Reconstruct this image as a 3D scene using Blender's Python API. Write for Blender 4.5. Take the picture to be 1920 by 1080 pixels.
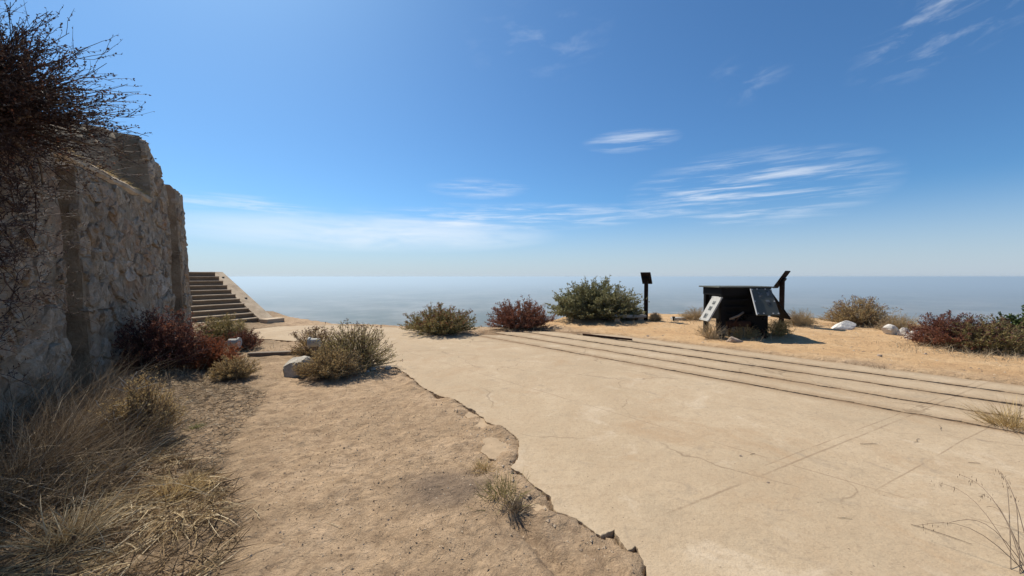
import bpy, bmesh, math, random
import numpy as np
from mathutils import Vector, Matrix
from mathutils.geometry import delaunay_2d_cdt
R = math.radians
rng = np.random.default_rng(7)
random.seed(7)
for o in list(bpy.data.objects):
    bpy.data.objects.remove(o)
sc = bpy.context.scene
COL = sc.collection

# ------------------------------------------------------------------ camera
EYE = 1.6; FPX = 720.0; PITCH = math.atan(21 / FPX)
cd = bpy.data.cameras.new('camera'); cam = bpy.data.objects.new('camera', cd); COL.objects.link(cam)
cd.sensor_width = 36; cd.lens = 36 * FPX / 1920; cd.clip_start = 0.05; cd.clip_end = 200000
cam.location = (0, 0, EYE); cam.rotation_euler = (R(90) - PITCH, 0, 0)
sc.camera = cam

# ------------------------------------------------------------------ sky and sun
SUN_EL, SUN_AZ = R(51), R(-42)          # azimuth from +Y, positive to +X
w = bpy.data.worlds.new('World'); sc.world = w; w.use_nodes = True
wt = w.node_tree; wt.nodes.clear()
wn = lambda t: wt.nodes.new(t)
def wl(a, b): wt.links.new(a, b)
def wmath(op, a, b=None, c=None, clamp=False):
    n = wn('ShaderNodeMath'); n.operation = op; n.use_clamp = clamp
    for i, v in enumerate((a, b, c)):
        if v is None: continue
        if isinstance(v, (int, float)): n.inputs[i].default_value = v
        else: wl(v, n.inputs[i])
    return n.outputs[0]
sky = wn('ShaderNodeTexSky'); sky.sky_type = 'NISHITA'; sky.sun_disc = False
sky.sun_elevation = SUN_EL; sky.sun_rotation = SUN_AZ
sky.altitude = 900; sky.air_density = 1.0; sky.dust_density = 1.45; sky.ozone_density = 5.5
SKY_STRENGTH = 0.087
tc = wn('ShaderNodeTexCoord'); sep = wn('ShaderNodeSeparateXYZ'); wl(tc.outputs['Generated'], sep.inputs[0])
az = wmath('ARCTAN2', sep.outputs[0], sep.outputs[1]); el = wmath('ARCSINE', sep.outputs[2])
def cloud_noise(sa, se, tilt, scale_seed, lo, hi, detail=5):
    cb = wn('ShaderNodeCombineXYZ')
    wl(wmath('MULTIPLY', wmath('ADD', az, wmath('MULTIPLY', el, tilt)), sa), cb.inputs[0])
    wl(wmath('MULTIPLY', el, se), cb.inputs[1]); cb.inputs[2].default_value = scale_seed
    n = wn('ShaderNodeTexNoise'); n.inputs['Scale'].default_value = 1.0; n.inputs['Detail'].default_value = detail
    n.inputs['Roughness'].default_value = 0.62; n.inputs['Distortion'].default_value = 0.35
    wl(cb.outputs[0], n.inputs['Vector'])
    mr = wn('ShaderNodeMapRange'); mr.interpolation_type = 'SMOOTHSTEP'
    mr.inputs[1].default_value = lo; mr.inputs[2].default_value = hi
    wl(n.outputs[0], mr.inputs[0]); return mr.outputs[0]
def blob(a0, e0, wa, we, tilt=0.0):
    da = wmath('SUBTRACT', az, R(a0)); de = wmath('SUBTRACT', el, R(e0))
    de = wmath('SUBTRACT', de, wmath('MULTIPLY', da, tilt))
    q = wmath('ADD', wmath('POWER', wmath('DIVIDE', da, R(wa)), 2), wmath('POWER', wmath('DIVIDE', de, R(we)), 2))
    return wmath('SUBTRACT', 1.0, q, clamp=True)
streaks = cloud_noise(5.6, 70, 0.0, 3.1, 0.40, 0.77, 6)
fine = cloud_noise(11, 30, -0.9, 9.4, 0.48, 0.78)
veil = cloud_noise(3.2, 22, 0.0, 5.7, 0.22, 0.62)
c = wmath('MULTIPLY', streaks, wmath('MULTIPLY', blob(31, 10.8, 15, 5.2), 1.25))
c = wmath('ADD', c, wmath('MULTIPLY', streaks, wmath('MULTIPLY', blob(0, 8.8, 24, 2.2), 1.2)))
c = wmath('ADD', c, wmath('MULTIPLY', streaks, wmath('MULTIPLY', blob(-5, 12.8, 8, 1.6), 0.8)))
c = wmath('ADD', c, wmath('MULTIPLY', streaks, wmath('MULTIPLY', blob(17, 18.5, 7, 1.6), 0.9)))
c = wmath('ADD', c, wmath('MULTIPLY', streaks, wmath('MULTIPLY', blob(-34, 8.6, 10, 1.4), 0.9)))
c = wmath('ADD', c, wmath('MULTIPLY', veil, wmath('MULTIPLY', blob(-19, 6.0, 27, 2.7), 1.05)))
c = wmath('ADD', c, wmath('MULTIPLY', fine, wmath('MULTIPLY', blob(50, 25.0, 10, 5, 0.35), 0.6)))
c = wmath('ADD', c, wmath('MULTIPLY', fine, wmath('MULTIPLY', blob(4, 31.0, 12, 5), 0.22)))
c = wmath('ADD', c, wmath('MULTIPLY', fine, wmath('MULTIPLY', blob(31, 23.5, 5, 3), 0.25)))
c = wmath('MULTIPLY', c, 0.62, clamp=True)
mixc = wn('ShaderNodeMix'); mixc.data_type = 'RGBA'
wb = wn('ShaderNodeMix'); wb.data_type = 'RGBA'; wb.blend_type = 'MULTIPLY'; wb.inputs[0].default_value = 1
wl(sky.outputs[0], wb.inputs[6]); wb.inputs[7].default_value = (.64, .965, 1.12, 1)
hzm = wn('ShaderNodeMapRange'); hzm.interpolation_type = 'SMOOTHSTEP'; hzm.inputs[1].default_value = R(11); hzm.inputs[2].default_value = R(-1.5); wl(el, hzm.inputs[0])
pale = wn('ShaderNodeMix'); pale.data_type = 'RGBA'; wl(wmath('MULTIPLY', hzm.outputs[0], .8), pale.inputs[0]); wl(wb.outputs[2], pale.inputs[6]); pale.inputs[7].default_value = (5.3, 5.85, 6.65, 1)
wl(c, mixc.inputs[0]); wl(pale.outputs[2], mixc.inputs[6]); mixc.inputs[7].default_value = (8.2, 8.7, 9.3, 1)
bg = wn('ShaderNodeBackground'); bg.inputs[1].default_value = SKY_STRENGTH
wo = wn('ShaderNodeOutputWorld'); wl(mixc.outputs[2], bg.inputs[0]); wl(bg.outputs[0], wo.inputs[0])
sl = bpy.data.lights.new('sun', 'SUN'); sl.energy = 5.0; sl.angle = R(0.55); sl.color = (1, 0.925, 0.80)
so = bpy.data.objects.new('sun', sl); COL.objects.link(so)
sd = Vector((math.sin(SUN_AZ) * math.cos(SUN_EL), math.cos(SUN_AZ) * math.cos(SUN_EL), math.sin(SUN_EL)))
so.rotation_euler = sd.to_track_quat('Z', 'Y').to_euler()
vs = sc.view_settings; vs.view_transform = 'Standard'; vs.look = 'None'; vs.exposure = 0.36; vs.gamma = 1; vs.use_curve_mapping = False
sc.render.engine = 'CYCLES'; sc.cycles.use_denoising = True
sc.cycles.max_bounces = 8; sc.cycles.diffuse_bounces = 3; sc.cycles.transparent_max_bounces = 16; sc.cycles.volume_bounces = 0

# ------------------------------------------------------------------ helpers
def G(px, py, z=0.0):
    """photo pixel -> point of the level plane z"""
    s, c_ = math.sin(PITCH), math.cos(PITCH)
    a, b = px - 960, 540 - py
    d = (a, FPX * c_ + b * s, -FPX * s + b * c_)
    t = (z - EYE) / d[2]
    return np.array((a * t, d[1] * t, z))
def H3(ix, iy, iz, seed):
    n = (ix.astype(np.int64) * 374761393 + iy.astype(np.int64) * 668265263 + iz.astype(np.int64) * 2147483647 + seed * 974634777) & 0xffffffff
    n = ((n ^ (n >> 13)) * 1274126177) & 0xffffffff
    n = ((n ^ (n >> 16)) * 2246822519) & 0xffffffff
    return ((n ^ (n >> 15)) & 0xffffff) / float(0xffffff)
def vnoise(p, seed=0):
    p = np.asarray(p, float); i = np.floor(p); f = p - i; f = f * f * (3 - 2 * f); r = 0
    for dx in (0, 1):
        for dy in (0, 1):
            for dz in (0, 1):
                wgt = (f[:, 0] if dx else 1 - f[:, 0]) * (f[:, 1] if dy else 1 - f[:, 1]) * (f[:, 2] if dz else 1 - f[:, 2])
                r = r + wgt * H3(i[:, 0] + dx, i[:, 1] + dy, i[:, 2] + dz, seed)
    return r * 2 - 1
def fbm(p, octv=4, seed=0, rough=0.5):
    p = np.asarray(p, float); a = 1; r = 0; t = 0
    for k in range(octv):
        r = r + a * vnoise(p * (2 ** k) + 17.3 * k, seed + k); t += a; a *= rough
    return r / t
def p2(x, y, s): return np.stack([np.ravel(x) * s, np.ravel(y) * s, np.zeros(np.size(x))], 1)
def mesh(name, V, F, mat=None, parent=None, smooth=False, loc=None, mats=None, midx=None):
    me = bpy.data.meshes.new(name)
    me.from_pydata(np.asarray(V, float).tolist(), [], [list(map(int, f)) for f in F] if not isinstance(F, np.ndarray) else F.tolist())
    for m in (mats or ([mat] if mat else [])): me.materials.append(m)
    if midx is not None: me.polygons.foreach_set('material_index', np.asarray(midx, np.int32))
    if smooth: me.polygons.foreach_set('use_smooth', np.ones(len(me.polygons), bool))
    me.update()
    o = bpy.data.objects.new(name, me); COL.objects.link(o)
    if parent: o.parent = parent
    if loc is not None: o.location = loc
    return o
def tag(o, label, cat, group=None):
    o['label'] = label; o['category'] = cat
    if group: o['group'] = group
    return o
def struct(o): o['kind'] = 'structure'; return o
def thing(name, label, cat, loc=(0, 0, 0), rz=0.0, group=None):
    o = bpy.data.objects.new(name, None); COL.objects.link(o); o.location = loc; o.rotation_euler = (0, 0, rz)
    o.empty_display_size = 0.2
    return tag(o, label, cat, group)
class MB:
    """collects geometry for one mesh"""
    def __init__(s): s.V = []; s.F = []; s.n = 0
    def add(s, V, F):
        V = np.asarray(V, float); s.V.append(V)
        for f in F: s.F.append([int(i) + s.n for i in f])
        s.n += len(V)
    def box(s, lo, hi, M=None):
        x0, y0, z0 = lo; x1, y1, z1 = hi
        V = np.array([(x0, y0, z0), (x1, y0, z0), (x1, y1, z0), (x0, y1, z0), (x0, y0, z1), (x1, y0, z1), (x1, y1, z1), (x0, y1, z1)], float)
        if M is not None: V = V @ np.array(M.to_3x3()).T + np.array(M.translation)
        s.add(V, [(3, 2, 1, 0), (4, 5, 6, 7), (0, 1, 5, 4), (1, 2, 6, 5), (2, 3, 7, 6), (3, 0, 4, 7)])
    def tube(s, pts, rad, n=8, cap=True):
        pts = np.asarray(pts, float); k = len(pts)
        rad = np.full(k, rad) if np.isscalar(rad) else np.asarray(rad)
        t = np.gradient(pts, axis=0); t /= np.linalg.norm(t, axis=1)[:, None] + 1e-9
        ref = np.array([0, 0, 1.0]) if abs(t[0, 2]) < .9 else np.array([1.0, 0, 0])
        a = np.cross(t, ref); a /= np.linalg.norm(a, axis=1)[:, None] + 1e-9; b = np.cross(t, a)
        th = np.arange(n) * 2 * math.pi / n
        V = pts[:, None] + rad[:, None, None] * (np.cos(th)[None, :, None] * a[:, None] + np.sin(th)[None, :, None] * b[:, None])
        F = [(i * n + j, i * n + (j + 1) % n, (i + 1) * n + (j + 1) % n, (i + 1) * n + j) for i in range(k - 1) for j in range(n)]
        if cap: F += [tuple(range(n))[::-1], tuple((k - 1) * n + j for j in range(n))]
        s.add(V.reshape(-1, 3), F)
    def obj(s, name, mat, parent=None, smooth=False, loc=None):
        return mesh(name, np.concatenate(s.V), s.F, mat, parent, smooth, loc)
def bevel(o, wd, seg=1):
    m = o.modifiers.new('bevel', 'BEVEL'); m.width = wd; m.segments = seg; m.limit_method = 'ANGLE'; return o

# ------------------------------------------------------------------ materials
class NT:
    def __init__(s, name, rough=0.9, spec=0.2):
        s.m = bpy.data.materials.new(name); s.m.use_nodes = True; s.t = s.m.node_tree
        s.b = s.t.nodes['Principled BSDF']; s.b.inputs['Roughness'].default_value = rough
        s.b.inputs['Specular IOR Level'].default_value = spec
        s.tc = s.n('ShaderNodeTexCoord')
    def n(s, t): return s.t.nodes.new(t)
    def l(s, a, b): s.t.links.new(a, b)
    def vec(s, kind='Object', scale=(1, 1, 1), rot=(0, 0, 0)):
        m = s.n('ShaderNodeMapping'); m.inputs['Scale'].default_value = scale; m.inputs['Rotation'].default_value = rot
        s.l(s.tc.outputs[kind] if isinstance(kind, str) else kind, m.inputs[0]); return m.outputs[0]
    def wpos(s): return s.n('ShaderNodeNewGeometry').outputs['Position']
    def noise(s, v, scale, detail=4, rough=.55, dist=0):
        n = s.n('ShaderNodeTexNoise'); n.inputs['Scale'].default_value = scale; n.inputs['Detail'].default_value = detail
        n.inputs['Roughness'].default_value = rough; n.inputs['Distortion'].default_value = dist; s.l(v, n.inputs['Vector']); return n.outputs[0]
    def vor(s, v, scale, feature='F1', out='Distance', rand=1):
        n = s.n('ShaderNodeTexVoronoi'); n.feature = feature; n.inputs['Scale'].default_value = scale; n.inputs['Randomness'].default_value = rand
        s.l(v, n.inputs['Vector']); return n.outputs[out]
    def ramp(s, f, stops, interp='LINEAR'):
        r = s.n('ShaderNodeValToRGB'); r.color_ramp.interpolation = interp; e = r.color_ramp.elements
        while len(e) > 1: e.remove(e[0])
        for i, (p, c_) in enumerate(stops):
            if isinstance(c_, (int, float)): c_ = (c_, c_, c_)
            q = e[0] if i == 0 else e.new(p)
            q.position = p; q.color = (*c_, 1)
        s.l(f, r.inputs[0]); return r.outputs[0]
    def mix(s, f, a, b, mode='MIX'):
        m = s.n('ShaderNodeMix'); m.data_type = 'RGBA'; m.blend_type = mode
        for i, v in ((0, f), (6, a), (7, b)):
            if isinstance(v, (int, float)): m.inputs[i].default_value = v if i == 0 else (v, v, v, 1)
            elif isinstance(v, tuple): m.inputs[i].default_value = (*v, 1)
            else: s.l(v, m.inputs[i])
        return m.outputs[2]
    def math(s, op, a, b=None, clamp=False):
        m = s.n('ShaderNodeMath'); m.operation = op; m.use_clamp = clamp
        for i, v in enumerate((a, b)):
            if v is None: continue
            if isinstance(v, (int, float)): m.inputs[i].default_value = v
            else: s.l(v, m.inputs[i])
        return m.outputs[0]
    def attr(s, name): a = s.n('ShaderNodeAttribute'); a.attribute_name = name; return a
    def color(s, c_): s.l(c_, s.b.inputs['Base Color']) if not isinstance(c_, tuple) else s.b.inputs['Base Color'].__setattr__('default_value', (*c_, 1))
    def bump(s, h, strength=.5, dist=.01):
        b = s.n('ShaderNodeBump'); b.inputs['Strength'].default_value = strength; b.inputs['Distance'].default_value = dist
        s.l(h, b.inputs['Height'])
        prev = s.b.inputs['Normal'].links
        if prev: s.l(prev[0].from_socket, b.inputs['Normal'])
        s.l(b.outputs[0], s.b.inputs['Normal'])
def leaf_mat(name, cols, trans=0.3, rough=.7):
    k = NT(name, rough, .15)
    g = k.n('ShaderNodeNewGeometry'); n = len(cols)
    c_ = k.ramp(g.outputs['Random Per Island'], [(i / max(1, n - 1), x) for i, x in enumerate(cols)])
    k.color(c_)
    t = k.n('ShaderNodeBsdfTranslucent'); k.l(c_, t.inputs[0])
    m = k.n('ShaderNodeMixShader'); m.inputs[0].default_value = trans
    k.l(k.b.outputs[0], m.inputs[1]); k.l(t.outputs[0], m.inputs[2])
    k.l(m.outputs[0], k.t.nodes['Material Output'].inputs[0]); return k.m
def flat_mat(name, col, rough=.7, spec=.3, var=.25, scale=12, metal=0, bump=.2):
    k = NT(name, rough, spec); v = k.vec('Object')
    f = k.noise(v, scale, 5, .6)
    k.color(k.mix(f, tuple(x * (1 - var) for x in col), tuple(min(1, x * (1 + var)) for x in col)))
    k.b.inputs['Metallic'].default_value = metal
    k.bump(k.noise(v, scale * 6, 4), bump, .004); return k.m

# concrete paving
k = NT('pale tan concrete', .92, .15); P = k.wpos()
big = k.noise(P, .55, 5, .6); mid = k.noise(P, 3.2, 6, .65); fin = k.noise(P, 70, 3, .7)
col = k.ramp(big, [(.3, (.35, .268, .176)), (.52, (.425, .33, .222)), (.75, (.47, .375, .262))])
col = k.mix(k.ramp(mid, [(.35, 0.0), (.75, 1.0)]), col, (.37, .275, .178))
col = k.mix(k.ramp(k.noise(P, 1.3, 6, .7, .6), [(.55, 0.0), (.72, .55)]), col, (.30, .235, .16))
col = k.mix(k.ramp(fin, [(.30, .45), (.45, 0.0)]), col, (.24, .18, .115))
col = k.mix(k.ramp(fin, [(.62, 0.0), (.72, .35)]), col, (.56, .48, .37))
spk = k.vor(P, 9, 'F1', 'Distance')
col = k.mix(k.ramp(spk, [(.035, .8), (.06, 0.0)]), col, (.10, .075, .05))
GD = np.array((0.685, -0.729)); GN = np.array((0.729, 0.685))
col = k.mix(k.ramp(k.noise(P, .8, 7, .7, 1.0), [(.54, 0.0), (.66, .7)]), col, (.345, .24, .145))       # drifts of dirt
col = k.mix(k.ramp(k.noise(P, 2.1, 6, .7, 1.5), [(.58, 0.0), (.67, .6)]), col, (.28, .22, .155))   # dark stains
col = k.mix(k.ramp(k.noise(P, 1.7, 5, .65, .8), [(.30, .4), (.42, 0.0)]), col, (.53, .44, .33))       # worn pale patches
ac = k.n('ShaderNodeVectorMath'); ac.operation = 'DOT_PRODUCT'; k.l(P, ac.inputs[0]); ac.inputs[1].default_value = (*GN, 0)
dirtn = k.noise(P, 3.4, 6, .7, .5)
for so_ in (0, .64, 1.34, 2.05, 2.72):
    dd_ = k.math('ABSOLUTE', k.math('SUBTRACT', ac.outputs['Value'], float(np.dot(GN, G(880, 626.5)[:2])) + so_))
    bandm = k.math('MULTIPLY', k.ramp(k.math('DIVIDE', dd_, .3), [(.1, 1.0), (.8, 0.0)]), k.ramp(dirtn, [(.32, .15), (.52, 1.0)]))
    col = k.mix(k.math('MULTIPLY', bandm, .75), col, (.27, .185, .11))
wv = k.n('ShaderNodeVectorMath'); wv.operation = 'ADD'; wz = k.n('ShaderNodeTexNoise'); wz.inputs['Scale'].default_value = 1.2; wz.inputs['Detail'].default_value = 6; k.l(P, wz.inputs['Vector'])
wsc = k.n('ShaderNodeVectorMath'); wsc.operation = 'SCALE'; wsc.inputs['Scale'].default_value = .9; k.l(wz.outputs['Color'], wsc.inputs[0]); k.l(P, wv.inputs[0]); k.l(wsc.outputs[0], wv.inputs[1])
crk = k.math('MULTIPLY', k.ramp(k.vor(wv.outputs[0], .42, 'DISTANCE_TO_EDGE'), [(.0018, 1.0), (.005, 0.0)]), k.ramp(k.noise(P, .7, 3), [(.47, 0.0), (.56, 1.0)]))
col = k.mix(k.math('MULTIPLY', crk, .65), col, (.15, .105, .065))
# scored joints, in the frame of the rail slots
def score(P, n, off, width):
    sp = k.n('ShaderNodeVectorMath'); sp.operation = 'DOT_PRODUCT'; wob = k.n('ShaderNodeVectorMath'); wob.operation = 'ADD'
    nz = k.n('ShaderNodeTexNoise'); nz.inputs['Scale'].default_value = 1.7; nz.inputs['Detail'].default_value = 4; k.l(P, nz.inputs['Vector'])
    sc_ = k.n('ShaderNodeVectorMath'); sc_.operation = 'SCALE'; sc_.inputs['Scale'].default_value = .035; k.l(nz.outputs['Color'], sc_.inputs[0])
    k.l(P, wob.inputs[0]); k.l(sc_.outputs[0], wob.inputs[1]); k.l(wob.outputs[0], sp.inputs[0]); sp.inputs[1].default_value = (*n, 0)
    d = k.math('ABSOLUTE', k.math('SUBTRACT', sp.outputs['Value'], off))
    return k.ramp(k.math('DIVIDE', d, width * 3), [(.2, 1.0), (.55, 0.0)])
a1, a2 = G(1692, 783)[:2], G(1440, 884)[:2]; jd = (a1 - a2) / np.linalg.norm(a1 - a2); jn = np.array((-jd[1], jd[0]))
gap = None
for n, pt, wd, beg in ((jn, G(1692, 785), .008, 2.0), (jn, G(1675, 780), .005, 2.6), (jn, G(1646, 917), .005, 3.6), (GN, G(1646, 919), .006, None), (jn, G(980, 648), .006, None), (jn, G(1170, 690), .004, None), (GN, np.array((*(G(880, 626.5)[:2] + GN * .11), 0)), .007, None), (GN, np.array((*(G(880, 626.5)[:2] - GN * .05), 0)), .005, None), (GN, np.array((*(G(880, 626.5)[:2] + GN * 1.95), 0)), .005, None)):
    off = float(np.dot(n, pt[:2])) + .0175 * float(n.sum())
    s_ = score(P, n, off, wd)
    brk = k.ramp(k.noise(P, 2.2, 3), [(.36, .0), (.52, 1.0)])
    s_ = k.math('MULTIPLY', s_, brk)
    if beg is not None:
        dt = k.n('ShaderNodeVectorMath'); dt.operation = 'DOT_PRODUCT'; k.l(P, dt.inputs[0]); dt.inputs[1].default_value = (*jd, 0)
        s_ = k.math('MULTIPLY', s_, k.math('MULTIPLY', k.math('SUBTRACT', dt.outputs['Value'], beg), 3.0, True))
    gap = s_ if gap is None else k.math('MAXIMUM', gap, s_)
col = k.mix(k.ramp(k.noise(P, 24, 5, .75), [(.34, .5), (.5, 0.0)]), col, (.27, .20, .13))
col = k.mix(k.math('MULTIPLY', gap, .5), col, (.19, .13, .08))
k.color(col)
k.bump(k.noise(P, 9, 7, .68), .45, .03); k.bump(fin, .5, .006); k.bump(gap, -.6, .008)
M_CONC = k.m

k = NT('weathered grey concrete', .92, .15); P = k.wpos()
col = k.ramp(k.noise(P, 2.5, 6, .65), [(.3, (.31, .235, .16)), (.5, (.46, .36, .25)), (.7, (.55, .445, .32))])
col = k.mix(k.ramp(k.noise(P, 45, 3), [(.3, .5), (.5, 0.0)]), col, (.16, .12, .09))
k.color(col); k.bump(k.noise(P, 12, 6, .7), .5, .02); k.bump(k.noise(P, 90, 3), .3, .004); M_CONC2 = k.m
M_CONCF = flat_mat('dust covered broken concrete', (.36, .265, .172), .96, .1, .35, 9, bump=1.0)
M_CONC3 = flat_mat('shade toned riser concrete', (.19, .135, .088), .95, .1, .35, 5, bump=.6)  # darker brown: the shade on the stair risers is put into the colour

# soils
k = NT('dry soil', .97, .08); P = k.wpos(); at = k.attr('soil'); sp = k.n('ShaderNodeSeparateColor'); k.l(at.outputs['Color'], sp.inputs[0])
n1 = k.noise(P, 1.1, 6, .65); n2 = k.noise(P, 7, 6, .7); n3 = k.noise(P, 60, 4, .7)
path = k.ramp(n1, [(.3, (.32, .222, .138)), (.5, (.42, .298, .188)), (.72, (.475, .345, .228))])
path = k.mix(k.ramp(n2, [(.38, .65), (.55, 0.0)]), path, (.25, .17, .105))
orange = k.ramp(n1, [(.3, (.44, .275, .142)), (.5, (.52, .34, .18)), (.7, (.56, .395, .23))])
orange = k.mix(k.ramp(n2, [(.36, .55), (.55, 0.0)]), orange, (.36, .225, .12))
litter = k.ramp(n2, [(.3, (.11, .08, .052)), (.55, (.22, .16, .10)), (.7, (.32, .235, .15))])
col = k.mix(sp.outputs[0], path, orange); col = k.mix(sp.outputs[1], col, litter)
col = k.mix(k.math('MULTIPLY', sp.outputs[2], .6), col, (.125, .097, .078))
col = k.mix(k.ramp(n3, [(.32, .6), (.47, 0.0)]), col, (.15, .10, .065))
col = k.mix(k.ramp(n3, [(.62, 0.0), (.74, .5)]), col, (.50, .40, .29))
k.color(col); k.bump(k.noise(P, 13, 7, .72, .6), .9, .05); k.bump(k.noise(P, 75, 4, .7), .6, .008); M_SOIL = k.m
M_BED = flat_mat('dark soil in slots', (.20, .135, .082), .97, .05, .5, 3, bump=.9)

k = NT('hazy valley land', .95, .1); P = k.wpos()
col = k.ramp(k.noise(P, .0011, 8, .65), [(.35, (.03, .04, .022)), (.5, (.09, .085, .06)), (.62, (.20, .18, .15))])
col = k.mix(k.ramp(k.vor(P, .004), [(.1, .5), (.5, 0.0)]), col, (.26, .24, .21))
k.color(col); M_VALLEY = k.m

# wall
k = NT('rubble stone', .9, .2); oi = k.n('ShaderNodeObjectInfo'); P = k.wpos()
col = k.ramp(oi.outputs['Random'], [(0, (.40, .325, .24)), (.2, (.60, .50, .375)), (.4, (.52, .40, .28)), (.55, (.64, .545, .415)), (.7, (.46, .36, .255)), (.8, (.52, .36, .24)), (.93, (.62, .52, .40)), (1, (.74, .65, .53))])
col = k.mix(k.ramp(k.noise(P, 7, 6, .7, .4), [(.35, .75), (.6, 0.0)]), col, (.25, .19, .13))
col = k.mix(k.ramp(k.noise(P, 2.6, 5, .7), [(.54, 0.0), (.72, .6)]), col, (.46, .27, .155))
col = k.mix(k.ramp(k.noise(P, 30, 4, .7), [(.58, 0.0), (.72, .55)]), col, (.58, .55, .49))
k.color(col); k.bump(k.noise(P, 9, 8, .78, .7), 1.0, .09); k.bump(k.noise(P, 60, 4, .7), .6, .01); M_STONE = k.m
k = NT('old wall mortar', .95, .1); P = k.wpos()
col = k.ramp(k.noise(P, 3, 6, .65), [(.3, (.22, .165, .11)), (.5, (.37, .29, .20)), (.7, (.48, .39, .28))])
col = k.mix(k.ramp(k.noise(P, 1.1, 5, .7), [(.5, 0.0), (.7, .6)]), col, (.40, .24, .145))
k.color(col); k.bump(k.noise(P, 9, 8, .78, .7), 1.0, .08); k.bump(k.noise(P, 55, 4, .7), .6, .01); M_MORT = k.m
k = NT('pale boulder', .9, .2); P = k.wpos()
col = k.ramp(k.noise(P, 6, 6, .65), [(.3, (.26, .23, .19)), (.5, (.40, .365, .31)), (.7, (.50, .46, .40))])
col = k.mix(k.ramp(k.noise(P, 34, 4, .7), [(.55, 0.0), (.68, .6)]), col, (.25, .22, .19))
k.color(col); k.bump(k.noise(P, 16, 6, .7), .7, .03); k.bump(k.noise(P, 80, 3), .4, .005); M_ROCK = k.m
k = NT('chalky boulder', .9, .2); P = k.wpos()
col = k.ramp(k.noise(P, 5, 6, .65), [(.3, (.48, .44, .38)), (.5, (.66, .62, .55)), (.7, (.74, .70, .63))]); col = k.mix(k.ramp(k.noise(P, 26, 4, .7), [(.56, 0.0), (.68, .6)]), col, (.33, .29, .24))
k.color(col); k.bump(k.noise(P, 12, 6, .7), .7, .04); M_ROCKW = k.m
k = NT('sandy boulder', .9, .2); P = k.wpos()
col = k.ramp(k.noise(P, 9, 6, .65), [(.3, (.27, .20, .15)), (.6, (.45, .36, .28))])
k.color(col); k.bump(k.noise(P, 20, 6, .7), .7, .03); M_ROCK2 = k.m

M_IRON = flat_mat('black painted iron', (.007, .0065, .0065), .7, .12, .5, 9)
M_RUST = flat_mat('rusted iron', (.05, .024, .015), .9, .1, .6, 14, bump=.7)
M_PANEL = flat_mat('dull grey green panel back', (.085, .092, .08), .75, .15, .18, 5)
M_WHITE = flat_mat('weathered white paint', (.36, .355, .33), .7, .2, .25, 15)
M_BOLT = flat_mat('pale bolt metal', (.5, .5, .48), .4, .5, .1, 20)
M_POST = flat_mat('dark brown timber', (.018, .011, .008), .85, .1, .5, 10)
M_TIMBER = flat_mat('grey weathered timber', (.19, .15, .115), .85, .15, .45, 16, bump=.8)

# ------------------------------------------------------------------ plan of the hilltop
def dist_poly(x, y, poly):
    """signed distance, negative inside"""
    poly = np.asarray(poly); d = np.full(x.shape, 1e9); ins = np.zeros(x.shape, bool)
    for i in range(len(poly)):
        a, b = poly[i], poly[(i + 1) % len(poly)]; e = b - a
        t = np.clip(((x - a[0]) * e[0] + (y - a[1]) * e[1]) / (e @ e + 1e-12), 0, 1)
        d = np.minimum(d, np.hypot(x - a[0] - t * e[0], y - a[1] - t * e[1]))
        cnd = ((a[1] > y) != (b[1] > y)) & (x < (b[0] - a[0]) * (y - a[1]) / (b[1] - a[1] + 1e-12) + a[0]); ins ^= cnd
    return np.where(ins, -d, d)
def ss(a, b, x): t = np.clip((x - a) / (b - a), 0, 1); return t * t * (3 - 2 * t)
PLATEAU = [(-40, -30), (40, -30), (22, 0), (12.2, 5), (11.4, 8), (11.9, 10.2), (11.2, 11.7), (9.4, 12.7), (7.4, 13.6), (4.6, 14.3), (2.3, 13.9),
           (1.25, 12.7), (.3, 11.7), (-1.2, 11.5), (-3.4, 12.0), (-5.6, 12.3), (-7.3, 13.6), (-11, 17), (-20, 22), (-40, 22)]
PLATEAU = [(x * 1.055, y * 1.065) if y > 4 and x > -15 else (x, y) for x, y in PLATEAU]
# broken left edge of the paving, from the camera to the far end
EDGE_PX = [(1216, 1090), (1206, 1046), (1192, 1026), (1176, 1030), (1152, 996), (1128, 1006), (1084, 974), (1046, 958), (1030, 930), (1002, 912), (985, 893), (960, 878),
           (977, 842), (972, 822), (944, 800), (912, 790), (890, 772), (852, 748), (822, 742), (786, 722), (764, 700), (742, 688), (700, 690), (668, 686), (636, 664), (560, 640), (474, 634)]
FAR_PX = [(452, 620), (523, 612), (620, 609), (735, 614), (860, 621)]
L1a = G(880, 626.5)[:2]
SLOT_OFF = [0, .64, 1.34, 2.05, 2.72]
edge = [np.array((1.05, -1.0))] + [G(a, b)[:2] for a, b in EDGE_PX] + [G(a, b)[:2] for a, b in FAR_PX]
def on_line(off, y):       # point of slot line `off` at depth y
    o = L1a + GN * off; t = (y - o[1]) / GD[1]; return o + GD * t
main_poly = edge + [on_line(-.016, 10.35), on_line(-.016, -1.0)]
strip_far = [10.55, 11.05, 11.1, 10.55]
strips = []
for i in range(4):
    o0, o1 = SLOT_OFF[i] + .03, SLOT_OFF[i + 1] - .026
    strips.append([on_line(o0, -1.0), on_line(o1, -1.0), on_line(o1, strip_far[i] - .15), on_line(o0, strip_far[i])])
pave_all = edge + [on_line(0, 10.6), on_line(1.3, 11.1), on_line(2.72, 10.5), on_line(2.72, -1.0)]
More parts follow.
